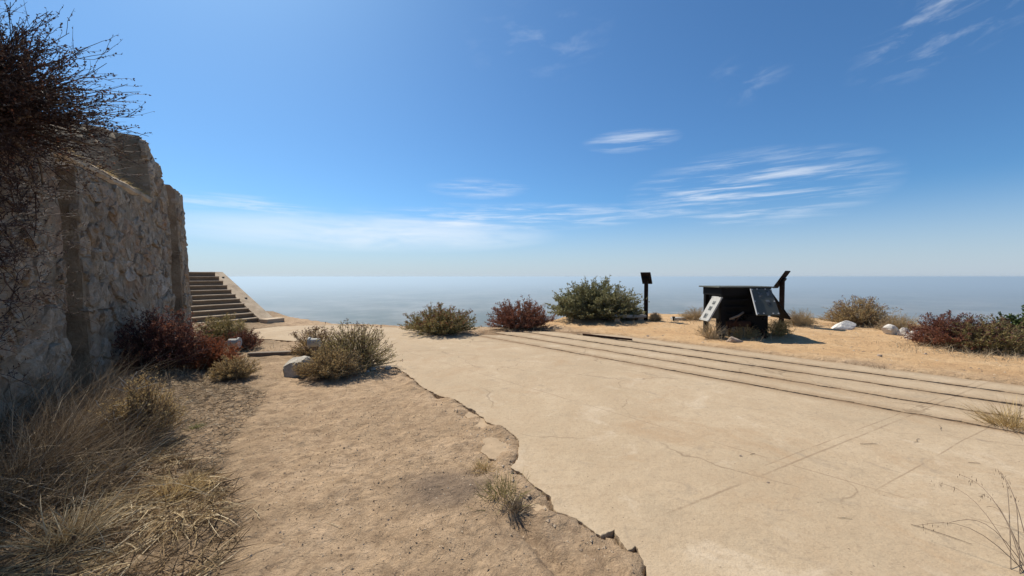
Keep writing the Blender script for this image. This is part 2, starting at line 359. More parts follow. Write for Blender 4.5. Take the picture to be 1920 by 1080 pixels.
def soil_height(x, y):
    x = np.asarray(x, float); y = np.asarray(y, float); shp = x.shape; x = x.ravel(); y = y.ravel()
    dp = dist_poly(x, y, PLATEAU)
    h = np.zeros(x.shape)
    dpv = dist_poly(x, y, pave_all)
    acr = (x - L1a[0]) * GN[0] + (y - L1a[1]) * GN[1]         # distance across the slots
    right = ss(2.62, 2.9, acr)
    left = (1 - right)
    rough = fbm(p2(x, y, 2.1), 5, 3) * .022 + fbm(p2(x, y, 9), 4, 11, .6) * .013 + np.abs(fbm(p2(x, y, 22), 3, 15)) * .008
    drop = .030 - .012 * ss(4, 8, y)
    h += left * (-drop) + right * (.065 + .10 * ss(7, 12.5, y) * ss(1, 3, acr - 2.7)) + rough * (1.1 + .5 * left)
    # rut along the broken edge
    e0, e1 = G(955, 955)[:2], G(1090, 1090)[:2]; ev = e1 - e0
    t = np.clip(((x - e0[0]) * ev[0] + (y - e0[1]) * ev[1]) / (ev @ ev), 0, 1.6)
    dr = np.hypot(x - e0[0] - t * ev[0], y - e0[1] - t * ev[1]) + .03 * fbm(p2(x, y, 6), 3, 21)
    h -= .07 * np.exp(-(dr / .055) ** 2) * ss(0, .12, t)
    h += .045 * np.exp(-((dpv - .07) / .10) ** 2) * left * (fbm(p2(x, y, 6), 4, 5) * 1.5 + .45) * (y < 6.5)
    # ground climbs a little to the foot of the wall
    vv = (x + 4.84) * .871 + (y - 3.63) * .491
    h += .16 * ss(1.5, -.1, vv) * (y < 14)
    h = np.where(dpv < 0, np.minimum(h, -.085), h)
    fall = np.maximum(dp + .25 * fbm(p2(x, y, .8), 3, 31), 0)
    h -= .55 * fall ** 1.25
    return h.reshape(shp)

# ------------------------------------------------------------------ ground sheets
def axis(parts):
    out = []
    for a, b, n in parts: out += list(np.linspace(a, b, n, endpoint=False))
    return np.array(out + [parts[-1][1]])
gx = axis([(-26, -8, 45), (-8, -3.6, 60), (-3.6, 2.2, 190), (2.2, 6, 45), (6, 13, 100), (13, 26, 30)])
gy = axis([(-14, 1.2, 30), (1.2, 4.2, 130), (4.2, 8, 95), (8, 15, 110), (15, 26, 30)])
X, Y = np.meshgrid(gx, gy); Z = soil_height(X, Y)
V = np.stack([X.ravel(), Y.ravel(), Z.ravel()], 1); nx, ny = len(gx), len(gy)
ii = (np.arange(ny - 1)[:, None] * nx + np.arange(nx - 1)[None]).ravel()
F = np.stack([ii, ii + 1, ii + nx + 1, ii + nx], 1)
ground = struct(mesh('ground', V, F, M_SOIL, smooth=True))
acr = (V[:, 0] - L1a[0]) * GN[0] + (V[:, 1] - L1a[1]) * GN[1]
vv = (V[:, 0] + 4.84) * .871 + (V[:, 1] - 3.63) * .491
nz = fbm(p2(V[:, 0], V[:, 1], 1.6), 4, 41)
org = ss(2.6, 3.0, acr + .25 * nz); org *= 1 - .75 * ss(.9, -.1, acr - 2.72 + .4 * nz) * ss(9, 6, V[:, 1])
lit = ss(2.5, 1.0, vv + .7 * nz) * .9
st = G(835, 905); stain = ss(.42, .1, np.hypot((V[:, 0] - st[0]) / 1.25, (V[:, 1] - st[1]) / 1.0) + .18 * nz)
st2 = G(1000, 985); stain = np.maximum(stain, .35 * ss(.5, .1, np.hypot(V[:, 0] - st2[0], V[:, 1] - st2[1]) + .2 * nz))
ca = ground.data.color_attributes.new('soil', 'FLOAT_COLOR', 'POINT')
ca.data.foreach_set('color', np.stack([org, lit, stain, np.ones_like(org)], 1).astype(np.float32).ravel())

rr = np.concatenate([np.linspace(5, 40, 18), np.geomspace(46, 60000, 90)]); th = np.linspace(0, 2 * math.pi, 181)[:-1]
RR, TH = np.meshgrid(rr, th, indexing='ij'); hx = RR * np.sin(TH); hy = 2 + RR * np.cos(TH)
rel = fbm(p2(hx, hy, .004), 5, 51).reshape(RR.shape) * ss(60, 500, RR)
hz = -4 - np.maximum(RR - 12, 0) * .52; hz = np.maximum(hz, -520) + rel * np.where(RR < 2600, 60, 60 * np.exp(-(RR - 2600) / 900))
hz = np.where(RR > 1000, np.maximum(hz, -520 + rel * 25), hz)
V = np.stack([hx.ravel(), hy.ravel(), hz.ravel()], 1); a = np.arange(len(rr) - 1)[:, None] * 180; b = np.arange(180)[None]; b2 = (b + 1) % 180
F = np.stack([(a + b).ravel(), (a + b2).ravel(), (a + 180 + b2).ravel(), (a + 180 + b).ravel()], 1)
struct(mesh('valley', V, F, M_VALLEY, smooth=True))

# ------------------------------------------------------------------ paving
def rough_loop(poly, step=.05, amp=.01, seed=0, calm=False):
    out = []
    for i in range(len(poly)):
        a, b = np.asarray(poly[i]), np.asarray(poly[(i + 1) % len(poly)]); L = np.linalg.norm(b - a); n = max(1, int(L / step))
        for j in range(n): out.append(a + (b - a) * j / n)
    out = np.array(out); q = p2(out[:, 0], out[:, 1], 6)
    if calm: amp = (.012 + (amp - .012) * ss(-.3, -1.2, (out - L1a) @ GN))[:, None]
    out = out + amp * np.stack([fbm(q, 4, seed, .7), fbm(q + 50, 4, seed + 9, .7)], 1)
    if calm: out = out + .012 * np.stack([fbm(q * 4.5, 2, seed + 31), fbm(q * 4.5 + 70, 2, seed + 37)], 1) * (amp > .03)
    return out
def slab(name, loop, ztop, zbot, mat, parent=None, lip=.012):
    """a paving piece: worn rim, level top, sides"""
    n = len(loop); cen = loop.mean(0)
    area = 0.5 * np.sum(loop[:, 0] * np.roll(loop[:, 1], -1) - np.roll(loop[:, 0], -1) * loop[:, 1])
    if area < 0: loop = loop[::-1]
    t = np.roll(loop, -1, 0) - np.roll(loop, 1, 0); t /= np.linalg.norm(t, axis=1)[:, None] + 1e-9
    inn = loop + lip * np.stack([-t[:, 1], t[:, 0]], 1)
    zj = fbm(p2(loop[:, 0], loop[:, 1], 7), 3, 77) * .004
    V = np.concatenate([np.c_[inn, np.full(n, ztop)], np.c_[loop, ztop - lip * .7 + zj], np.c_[loop, np.full(n, zbot)]])
    cv, _, cf, *_ = delaunay_2d_cdt([Vector(p) for p in inn], [], [list(range(n))], 1, 1e-6)      # sound triangles for a ragged outline
    b0 = len(V); V = np.concatenate([V, [(p.x, p.y, ztop) for p in cv]]); F = []
    for t_ in cf:
        a_, b_, c_ = [cv[i] for i in t_]; F.append([b0 + i for i in (t_ if (b_ - a_).cross(c_ - a_) > 0 else t_[::-1])])
    for i in range(n):
        j = (i + 1) % n; F += [[n + i, n + j, j, i], [2 * n + i, 2 * n + j, n + j, n + i]]
    return mesh(name, V, F, mat, parent)
paving = struct(slab('paving', rough_loop(main_poly, .02, .05, 15, True), 0.0, -.16, M_CONC, None, .004))
lift = [.008, .014, .022, .030]
for i, s_ in enumerate(strips):
    slab('paving_panel', rough_loop(rough_loop(s_, .15, .05, 60 + i), .03, .038, 160 + i), lift[i], -.12, M_CONC, paving, .006)
# loose broken pieces along the edge
for i, pts in enumerate([[(905, 826), (940, 812), (962, 832), (955, 858), (922, 866), (900, 850)], [(868, 768), (905, 784), (930, 806), (905, 818), (880, 800)],
                         [(835, 752), (862, 758), (872, 768), (850, 770)], [(985, 932), (1010, 926), (1028, 948), (1036, 968), (1010, 962)], [(1070, 1000), (1098, 996), (1122, 1022), (1150, 1050), (1100, 1040)],
                         [(1140, 1030), (1172, 1038), (1190, 1062), (1160, 1064)]]):
    lp = rough_loop([G(a, b, -.03)[:2] for a, b in pts], .015, .045, 190 + i)
    slab('paving_fragment', lp, -.016 - .003 * i, -.15, M_CONCF, paving, .004)
def bed_mesh():
    aa = np.linspace(-.12, 2.84, 75); tt_ = np.linspace(-.35, 15.5, 330); A_, T_ = np.meshgrid(aa, tt_)
    x = L1a[0] + GN[0] * A_ + GD[0] * T_; y = L1a[1] + GN[1] * A_ + GD[1] * T_
    z = -.004 + .028 * fbm(p2(x, y, 1.1), 4, 221).reshape(x.shape) + .014 * fbm(p2(x, y, 7), 3, 222).reshape(x.shape); z = np.clip(z, -.02, np.where(A_ < .0, -.005, np.where(A_ > .7, .010, .004)))
    nA = len(aa); i_ = (np.arange(len(tt_) - 1)[:, None] * nA + np.arange(nA - 1)[None]).ravel()
    return np.stack([x.ravel(), y.ravel(), z.ravel()], 1), np.stack([i_, i_ + nA, i_ + nA + 1, i_ + 1], 1)
bed = [on_line(-.1, -1.0), on_line(2.8, -1.0), on_line(2.8, 10.4), on_line(1.4, 11.0), on_line(-.1, 10.3)]
struct(mesh('slot_soil', *bed_mesh(), M_BED, smooth=True))
# a rail left in the farthest slot
p0, p1 = G(1093, 623.5, .1), G(1185, 633, .1)
m = MB(); d = (p1 - p0) / np.linalg.norm(p1 - p0); ang = math.atan2(d[1], d[0]); Mx = Matrix.Translation(Vector(p0) - Vector((0, 0, .05))) @ Matrix.Rotation(ang, 4, 'Z'); Ln = float(np.linalg.norm(p1 - p0))
m.box((0, -.05, -.09), (Ln, .05, -.06), Mx); m.box((0, -.012, -.06), (Ln, .012, -.0), Mx); m.box((0, -.028, .0), (Ln, .028, .022), Mx)
tag(m.obj('old_rail', M_RUST), 'short dark length of rusty rail at the far end of the paving slots', 'rail')

# ------------------------------------------------------------------ stone wall
WU, WV, WO = np.array((-.491, .871)), np.array((.871, .491)), np.array((-4.84, 3.63))
def wp(u, v, z): u, v, z = np.broadcast_arrays(u, v, z); return np.stack([WO[0] + u * WU[0] + v * WV[0], WO[1] + u * WU[1] + v * WV[1], z], -1)
CH = [(1.32, 1.78), (6.05, 6.85)]; NOTCH = 4.86; LEDGE = 3.2; UEND = 7.7; U0 = -4.0
def ztop(u):
    z = np.interp(u, [-4, 1.0, 1.6, 2.3, 3.0, 3.4, 3.5, 4.0, 4.5, 4.86, 5.2, 5.6, 6.0, 6.3, 6.9, 7.4, 7.7], [3.4, 3.45, 3.6, 3.75, 3.95, 4.0, 4.1, 4.25, 4.38, 4.42, 4.32, 4.1, 3.82, 3.8, 3.86, 3.8, 3.55])
    return z + .03 * fbm(np.stack([u * 3, u * 0, u * 0], -1), 4, 8)
uu = np.unique(np.concatenate([np.arange(U0, UEND, .05), [UEND], *[[a - .012, a + .012, b - .012, b + .012] for a, b in CH], [NOTCH - .012, NOTCH + .012]]))
zt = ztop(uu)
rows = [np.full(uu.shape, z) for z in np.arange(-.4, LEDGE - .01, .055)] + [np.full(uu.shape, LEDGE - .005), np.full(uu.shape, LEDGE + .005)]
nled = len(rows) - 1
rows += [LEDGE + .01 + (zt - LEDGE - .01) * s for s in np.linspace(.04, 1, 22)]
ZW = np.array(rows); UW = np.broadcast_to(uu, ZW.shape)
vw = -.035 * np.maximum(ZW, 0)
for a, b in CH: vw = np.where((UW > a) & (UW < b), vw - .36, vw)
upper = (np.arange(len(rows))[:, None] >= nled) & (UW < NOTCH)
vw = np.where(upper, vw - .38, vw)
topr = np.clip((ZW - (zt - .22)) / .22, 0, 1); vw = vw - .10 * topr ** 2
q = np.stack([UW.ravel() * 1.7, ZW.ravel() * 1.7, np.zeros(UW.size)], 1)
vw = vw + (.03 * fbm(q, 4, 61) + .022 * fbm(q * 4.0, 4, 67, .6)).reshape(UW.shape) - .002
# a bite out of the upper block
vw = vw - .22 * np.exp(-(((UW - 4.0) / .22) ** 2 + ((ZW - 4.2) / .16) ** 2))
Vf = wp(UW, vw, ZW).reshape(-1, 3); Vb = wp(UW, np.full(UW.shape, -1.25), ZW).reshape(-1, 3)
nr, nc = ZW.shape; ii = (np.arange(nr - 1)[:, None] * nc + np.arange(nc - 1)[None]).ravel()
F = [(i, i + nc, i + nc + 1, i + 1) for i in ii]; off = nr * nc
# stitch top and ends with rough filler rows
for j in range(nc - 1): tI = (nr - 1) * nc + j; F.append((tI, off + tI, off + tI + 1, tI + 1))
for i in range(nr - 1):
    F.append((i * nc + nc - 1, (i + 1) * nc + nc - 1, off + (i + 1) * nc + nc - 1, off + i * nc + nc - 1)); F.append((i * nc, off + i * nc, off + (i + 1) * nc, (i + 1) * nc))
F += [(off + i, off + i + 1, off + i + nc + 1, off + i + nc) for i in ii]
wall = mesh('stone_wall', np.concatenate([Vf, Vb]), F, M_MORT, smooth=False)
tag(wall, 'tall ruined rubble stone wall with a grassy ledge beside the dirt path', 'wall')

def clip_poly(poly, p, n):      # keep (x-p).n <= 0
    out = []
    for i in range(len(poly)):
        a, b = poly[i], poly[(i + 1) % len(poly)]; da, db = (a - p) @ n, (b - p) @ n
        if da <= 0: out.append(a)
        if (da < 0) != (db < 0) and abs(da - db) > 1e-9: out.append(a + (b - a) * da / (da - db))
    return out
seeds = []
z = .1; row = 0
while z < 4.5:
    u = -.9 + (.2 if row % 2 else 0); rh = random.uniform(.28, .46)
    while u < UEND:
        wd = random.uniform(.20, .50); seeds.append((u + wd / 2 + random.uniform(-.06, .06), z + rh / 2 + random.uniform(-.15, .15))); u += wd
    z += rh; row += 1
seeds = np.array(seeds)
def face_region(u, z):
    if z < LEDGE - .03: zm = True
    elif u < NOTCH + .03: return False
    if z > float(ztop(np.array([u]))[0]) - .12: return False
    for a, b in CH:
        if a - .02 < u < b + .02: return False
    return -1.0 < u < UEND - .05
bounds = [(-.95, CH[0][0]), (CH[0][1], CH[1][0]), (CH[1][1], UEND - .02)]
ns = 0
for si, s_ in enumerate(seeds):
    if not face_region(*s_): continue
    bd = [b for b in bounds if b[0] - .02 <= s_[0] <= b[1] + .02][0]
    zhi = LEDGE - .02 if s_[0] < NOTCH else float(ztop(np.array([s_[0]]))[0]) - .06
    if s_[0] < NOTCH: bd = (bd[0], min(bd[1], NOTCH + .2))
    poly = [np.array(p) for p in ((bd[0], -.05), (bd[1], -.05), (bd[1], zhi), (bd[0], zhi))]
    dd = np.linalg.norm(seeds - s_, axis=1)
    for j in np.argsort(dd)[1:22]:
        poly = clip_poly(poly, (s_ + seeds[j]) / 2, seeds[j] - s_)
        if len(poly) < 3: break
    if len(poly) < 3: continue
    P_ = np.array(poly); cen = P_.mean(0)
    ext = P_.max(0) - P_.min(0)
    if min(ext) < .09: continue
    joint = random.uniform(.003, .024)
    P_ = cen + (P_ - cen) * (1 - 2 * joint / ext.min()).clip(.5, 1)
    Q = []
    for i in range(len(P_)):
        a, b = P_[i], P_[(i + 1) % len(P_)]; Q += [a * .88 + b * .12, a * .52 + b * .48, a * .12 + b * .88]
    Q = np.array(Q); n = len(Q)
    Q = Q + .016 * rng.standard_normal(Q.shape)
    bulge = random.uniform(.0, .042); tilt = rng.uniform(-.13, .13, 2)
    def ring(sf, v): 
        R_ = cen + (Q - cen) * sf; return np.c_[R_, v + (R_ - cen) @ tilt + .013 * rng.standard_normal(n)]
    rings = np.concatenate([ring(1.0, -.07), ring(.96, bulge * .6), ring(.74, bulge), ring(.36, bulge * 1.05)])
    vb = -.035 * max(s_[1], 0)
    Vv = np.concatenate([rings, [[*cen, bulge * random.uniform(.95, 1.25)]]])
    F = [(r * n + i, r * n + (i + 1) % n, (r + 1) * n + (i + 1) % n, (r + 1) * n + i) for r in range(3) for i in range(n)] + [(3 * n + i, 3 * n + (i + 1) % n, 4 * n) for i in range(n)]
    W3 = wp(Vv[:, 0], Vv[:, 2] + vb - .035 * (Vv[:, 1] - s_[1]), Vv[:, 1]); c3 = W3.mean(0)
    mesh('stone', W3 - c3, F, M_STONE, wall, smooth=False, loc=c3); ns += 1
print('stones', ns)
# paler lip added along the ledge to give it a bright sunlit edge
cu = np.arange(.2, NOTCH - .02, .06); prof = [(-.36, 3.19), (-.05, 3.23), (.0, 3.225), (.035, 3.19), (.04, 3.13), (.0, 3.09), (-.36, 3.09)]
V = np.array([wp(u_, v_ - .11 + .02 * fbm(np.array([[u_ * 4, v_ * 9, z_ * 5]]), 4, 5)[0], z_ + .018 * fbm(np.array([[u_ * 5, v_ * 9, z_ * 3]]), 4, 6)[0]) for u_ in cu for v_, z_ in prof]); n = len(prof)
F = [(i * n + j, i * n + (j + 1) % n, (i + 1) * n + (j + 1) % n, (i + 1) * n + j) for i in range(len(cu) - 1) for j in range(n)] + [tuple(range(n)), tuple((len(cu) - 1) * n + j for j in range(n))[::-1]]
mesh('ledge_lip', V, F, M_CONC2, wall)
# earth held behind the wall
tu = np.linspace(U0, UEND + .6, 40); tv = np.array([-1.2, -1.6, -2.6, -4.0, -6.0, -9.0, -13.0]); tz = np.array([3.15, 3.2, 3.25, 3.1, 2.4, 1.0, -.6])
UU, VVv = np.meshgrid(tu, tv); ZZ = np.broadcast_to(tz[:, None], UU.shape) + .12 * fbm(p2(UU, VVv, 1.1), 4, 71).reshape(UU.shape)
ZZ = ZZ - ss(6.2, 8.3, UU) * (ZZ * .75); V = wp(UU, VVv, ZZ).reshape(-1, 3); nc = len(tu)
F = [(i * nc + j, (i + 1) * nc + j, (i + 1) * nc + j + 1, i * nc + j + 1) for i in range(len(tv) - 1) for j in range(nc - 1)]
terr = struct(mesh('terrace', V, F, M_SOIL, smooth=True))
ca = terr.data.color_attributes.new('soil', 'FLOAT_COLOR', 'POINT'); ca.data.foreach_set('color', np.tile(np.array((0, .6, 0, 1), np.float32), len(V)))

# ------------------------------------------------------------------ stairs
TH_ = R(64); UPD = np.array((-math.sin(TH_), math.cos(TH_))); TRD = np.array((math.cos(TH_), math.sin(TH_)))   # climb, tread towards the far side
SB = G(484, 604)[:2]
stair = thing('concrete_stairs', 'flight of concrete steps with a sloping parapet behind the stone wall', 'stairs', (*SB, 0), math.atan2(UPD[1], UPD[0]))
# local: x climbs, y towards the camera side (left of the climb)
NS, RISE, RUN, WID = 11, .162, .262, 2.0
for i in range(NS):
    m = MB(); z0 = RISE * i; x0 = RUN * i
    m.box((x0 + .02, 0.0, -.3 if i == 0 else z0 - .05), (RUN * NS + 1.4, WID, z0 + RISE - .035)); o = m.obj('step', M_CONC3, stair)  # body toned dark so the risers read as shaded
    m = MB(); m.box((x0 - .012, 0.001, z0 + RISE - .034), (x0 + RUN + .06, WID - .001, z0 + RISE)); bevel(m.obj('tread', M_CONC2, o), .008)  # paler slab gives the tread top its sunlit tone
for yy, nm in ((-.50, 'parapet'), (WID, 'parapet')):
    sl0 = RISE / RUN; top = RUN * NS; m = MB()
    pr = [(-.25, -.3), (top + 1.4, -.3), (top + 1.4, RISE * NS + .012), (top + .22, RISE * NS + .012), (-.1, .1), (-.25, .1)]
    V = [(x, y, z) for y in (yy, yy + .499) for x, z in pr]; n = len(pr)
    F = [list(range(n)), list(range(2 * n - 1, n - 1, -1))] + [[i, n + i, n + (i + 1) % n, (i + 1) % n] for i in range(n)]
    par = mesh(nm, V, F, M_CONC2, stair); bevel(par, .015, 2)
    for fx in (.12, .58):
        zc = .1 + (1 - fx) * (RISE * NS - .1)
        hb = MB(); hb.tube([(-.1 + (1 - fx) * (top + .3), yy + .2, zc - .02), (-.1 + (1 - fx) * (top + .3), yy + .2, zc + .02)], .045, 8); hb.obj('post_hole_shade', M_IRON, par)  # black disc painted in for the dark inside of an open hole
m = MB(); m.box((-.62, -.56, -.35), (-.2, .06, .13)); bevel(m.obj('end_block', M_CONC2, stair), .02, 2)

# ------------------------------------------------------------------ rocks
def rock(name, label, pos, size, mat, seed, rz=0.0, group=None, cat='rock', sub=3):
    bm = bmesh.new(); bmesh.ops.create_icosphere(bm, subdivisions=sub, radius=1)
    V = np.array([v.co[:] for v in bm.verts]); F = [[v.index for v in f.verts] for f in bm.faces]; bm.free()
    r_ = np.random.default_rng(seed)
    for _ in range(16):
        n = r_.standard_normal(3); n /= np.linalg.norm(n); d = r_.uniform(.45, .78); s_ = V @ n - d; V = V - np.outer(np.maximum(s_, 0) * .99, n)
    V = V * (1.25 + .10 * fbm(V * 2.6 + seed, 5, seed, .65)[:, None]); V = V * np.array(size)
    V[:, 2] -= V[:, 2].min() * .14
    o = mesh(name, V, F, mat, None, False, pos); o.rotation_euler = (0, 0, rz)
    tag(o, label, cat, group); return o
def gpos(px, py, dz=0.0):
    p = G(px, py, 0.0)
    for _ in range(4):
        hgt = float(soil_height(np.array([p[0]]), np.array([p[1]]))[0])
        if dist_poly(np.array([p[0]]), np.array([p[1]]), pave_all)[0] < 0: hgt = 0.0
        p = G(px, py, hgt)
    p[2] += dz; return p
rock('boulder', 'pale angular boulder lying on the path in front of the bush', gpos(556, 702, -.02), (.27, .2, .36), M_ROCK, 4, .3)
rock('boulder', 'low whitish boulder at the foot of the tan bush behind the dirt clearing', gpos(1581, 616, .0), (.34, .2, .18), M_ROCKW, 33, -.2)
rock('boulder', 'leftmost of three pale boulders at the edge of the dirt clearing', gpos(1670, 625, .0), (.24, .18, .20), M_ROCKW, 12, .4)
rock('boulder', 'middle of three pale boulders at the edge of the dirt clearing', gpos(1696, 629, .0), (.15, .15, .19), M_ROCKW, 15, .1)
rock('boulder', 'rightmost long pale boulder beside the reddish bush', gpos(1713, 636, .0), (.25, .16, .17), M_ROCKW, 21, -.35)
rock('boulder', 'small flat-topped tan boulder in front of the black exhibit stand', gpos(1376, 641, -.01), (.19, .13, .13), M_ROCK2, 30, .1)
for i, (px, py, s_) in enumerate([(1214, 631, .05), (1236, 637, .045), (1318, 643, .04), (1650, 668, .04), (1735, 664, .03), (700, 693, .07), (676, 692, .06), (728, 691, .06), (690, 697, .04), (1388, 855, .012), (1440, 905, .01)]):
    lab = ['small dark stone at the slot edge nearest the rusty rail', 'small dark stone on the dirt edge right of the rail end', 'tiny stone on the dirt edge left of the exhibit stand', 'tiny stone on the orange dirt below the pale boulders', 'tiny stone on the dirt in front of the reddish bush',
           'broken pale concrete lump at the paving edge below the bush', 'leftmost pale concrete lump at the paving edge', 'rightmost pale concrete lump at the paving edge', 'smallest pale concrete lump at the paving edge', 'tiny pebble on the pale paving nearest the slots', 'tiny pebble alone on the pale paving'][i]
    rock('stone_lump', lab, gpos(px, py), (s_ * 1.3, s_, s_ * .8), M_ROCK if 5 <= i <= 8 else M_ROCK2, 40 + i, i, cat='stone', sub=2)

# ------------------------------------------------------------------ exhibit stand
K = thing('exhibit_stand', 'black exhibit stand with flat top and sloping photo panels over old machinery', 'exhibit', (0, 0, float(gpos(1397, 632)[2]) - .02))
Z0 = K.location.z; zk = lambda z: z - Z0
m = MB(); m.box((5.13, 9.5, zk(1.325)), (6.52, 10.55, zk(1.36))); bevel(m.obj('top_plate', M_PANEL, K), .006)
m = MB(); m.box((5.22, 9.56, zk(1.13)), (6.46, 10.48, zk(1.323))); m.obj('frame', M_IRON, K)
m = MB(); m.box((5.36, 9.67, zk(.5)), (6.44, 10.44, zk(1.129))); m.obj('housing', M_IRON, K)
for zz in (.62, .8, .98):
    m = MB(); m.box((5.25, 9.6, zk(zz)), (5.9, 9.665, zk(zz + .05))); m.obj('rail', M_IRON, K)
for x in (5.28, 6.36):
    for y in (9.64, 10.42):
        m = MB(); m.box((x - .05, y - .05, -.15), (x + .05, y + .05, zk(1.128))); m.obj('leg', M_IRON, K)
def panel(c0, c1, c2, c3, nm, mat, photos, bolts, lab=None):
    c0, c1, c2, c3 = [np.array((p[0], p[1], zk(p[2]))) for p in (c0, c1, c2, c3)]      # TL TR BR BL
    n = np.cross(c1 - c0, c3 - c0); n /= np.linalg.norm(n); T = .035
    m = MB(); V = [c0, c1, c2, c3, c0 + n * T, c1 + n * T, c2 + n * T, c3 + n * T]
    m.add(V, [(0, 3, 2, 1)[::-1], (4, 5, 6, 7)[::-1], (0, 1, 5, 4)[::-1], (1, 2, 6, 5)[::-1], (2, 3, 7, 6)[::-1], (3, 0, 4, 7)[::-1]])
    p = m.obj(nm, mat, K)
    if lab: p['label'] = lab
    for (s0, s1, t0, t1) in photos:
        f = lambda s, t: (c0 * (1 - s) + c1 * s) * (1 - t) + (c3 * (1 - s) + c2 * s) * t
        mm = MB(); q = [f(s0, t0), f(s1, t0), f(s1, t1), f(s0, t1)]; V = [x - n * .002 for x in q] + [x - n * .006 for x in q]
        mm.add(V, [(0, 1, 2, 3), (4, 7, 6, 5)[::-1], (0, 4, 5, 1), (1, 5, 6, 2), (2, 6, 7, 3), (3, 7, 4, 0)]); mm.obj('photograph', M_PHOTO, p)
    for s, t in bolts:
        b = (c0 * (1 - s) + c1 * s) * (1 - t) + (c3 * (1 - s) + c2 * s) * t
        mm = MB(); mm.tube([b + n * .005, b - n * .014], .016, 6); mm.obj('bolt', M_BOLT, p)
    return p
kk = NT('faded photograph print', .6, .3); kv = kk.vec('Object')
kk.color(kk.ramp(kk.noise(kv, 14, 4), [(.35, (.02, .022, .022)), (.5, (.07, .075, .072)), (.62, (.17, .175, .165))])); M_PHOTO = kk.m
panel((5.90, 9.5, 1.31), (6.41, 9.5, 1.31), (6.34, 9.06, .70), (5.80, 9.06, .70), 'front_panel', M_PANEL, [(.3, .48, .16, .33), (.7, .88, .1, .28), (.56, .74, .44, .62)],
      [(.06, .05), (.3, .03), (.7, .03), (.95, .05), (.05, .5), (.95, .5), (.06, .95), (.3, .95), (.72, .95), (.95, .95)], 'dull grey green sloping panel with three small dark photographs')
panel((5.24, 10.02, 1.1), (5.24, 9.58, 1.1), (4.89, 9.56, .49), (4.89, 10.0, .49), 'side_panel', M_WHITE, [(.42, .7, .2, .33), (.35, .66, .42, .58), (.3, .62, .72, .9)], [(.06, .04), (.94, .04), (.06, .96), (.94, .96)], 'sunlit white sloping panel with three grey photographs')
panel((6.50, 9.58, 1.2), (6.50, 10.3, 1.2), (6.99, 10.3, .55), (6.99, 9.58, .55), 'side_panel', M_IRON, [], [(.06, .04), (.94, .04), (.94, .96)])
for bx_ in ((5.8, 9.1, .655, 5.85, 9.7, .69), (6.28, 9.1, .655, 6.33, 9.7, .69)):
    m = MB(); m.box((bx_[0], bx_[1], zk(bx_[2])), (bx_[3], bx_[4], zk(bx_[5]))); m.obj('bracket', M_IRON, K)
m = MB(); m.tube([(5.885, 9.47, zk(1.3)), (5.785, 9.04, zk(.7))], .016, 6); m.obj('edge_bar', M_BOLT, K)
# machinery under the plate
m = MB(); m.box((5.5, 9.72, -.1), (6.3, 10.35, zk(.49))); bevel(m.obj('machine_body', M_IRON, K), .03, 2)
m = MB(); m.tube([(5.42, 9.61, zk(.42)), (5.95, 9.61, zk(.42))], .085, 12); m.obj('drum', M_RUST, K, True)
m = MB()
for i in range(16):
    a = i * math.pi / 8; m.box((-.03, .24, -.035), (.03, .33, .035), Matrix.Translation((6.05, 9.62, zk(.38))) @ Matrix.Rotation(math.pi / 2, 4, 'X') @ Matrix.Rotation(a, 4, 'Z'))
m.tube([(6.05, 9.66, zk(.38)), (6.05, 9.58, zk(.38))], .26, 24); m.tube([(6.05, 9.7, zk(.38)), (6.05, 9.5, zk(.38))], .06, 10); m.obj('gear_wheel', M_IRON, K)
for i, (x0, y0, z0, x1, y1, z1, r_) in enumerate([(5.45, 9.55, .0, 5.6, 9.7, .6, .035), (5.62, 9.5, .62, 5.38, 9.6, .3, .03), (5.72, 9.45, .0, 5.8, 9.7, .45, .03), (6.28, 9.45, .0, 6.22, 9.7, .42, .03), (5.4, 9.5, .55, 5.75, 9.52, .72, .028)]):
    m = MB(); m.tube([(x0, y0, zk(z0)), ((x0 + x1) / 2 + .03, (y0 + y1) / 2 - .03, zk((z0 + z1) / 2)), (x1, y1, zk(z1))], r_, 7); m.obj('pipe', M_RUST if i % 2 else M_TIMBER, K, True)
def post_sign(label, base, h, w_, ln, lean, rz):
    t = thing('sign_post', label, 'sign', tuple(base), rz)
    m = MB(); m.box((-.055, -.055, -.3), (.055, .055, h)); bevel(m.obj('post', M_POST, t), .008)
    Mx = Matrix.Translation((0, 0, h)) @ Matrix.Rotation(lean, 4, 'X'); m = MB(); m.box((-w_ / 2, -ln / 2, .0), (w_ / 2, ln / 2, .035), Mx); s_ = m.obj('sign_board', M_POST, t); bevel(s_, .006)
    m = MB(); m.box((-w_ / 2 + .02, -ln / 2 + .02, .037), (w_ / 2 - .02, ln / 2 - .02, .042), Mx); m.obj('sign_face', M_PANEL, s_)
    m = MB(); m.box((-.1, -.08, -.06), (.1, .08, -.002), Mx); m.obj('bracket', M_IRON, t); return t
b = gpos(1211, 600); post_sign('slim dark sign post with tilted board beside the green bush', b, 1.38, .32, .46, R(-55), R(-34))
b = gpos(1465, 609); post_sign('dark sign post with tilted board rising behind the black exhibit stand', b, 1.34, .36, .60, R(-58), R(38))

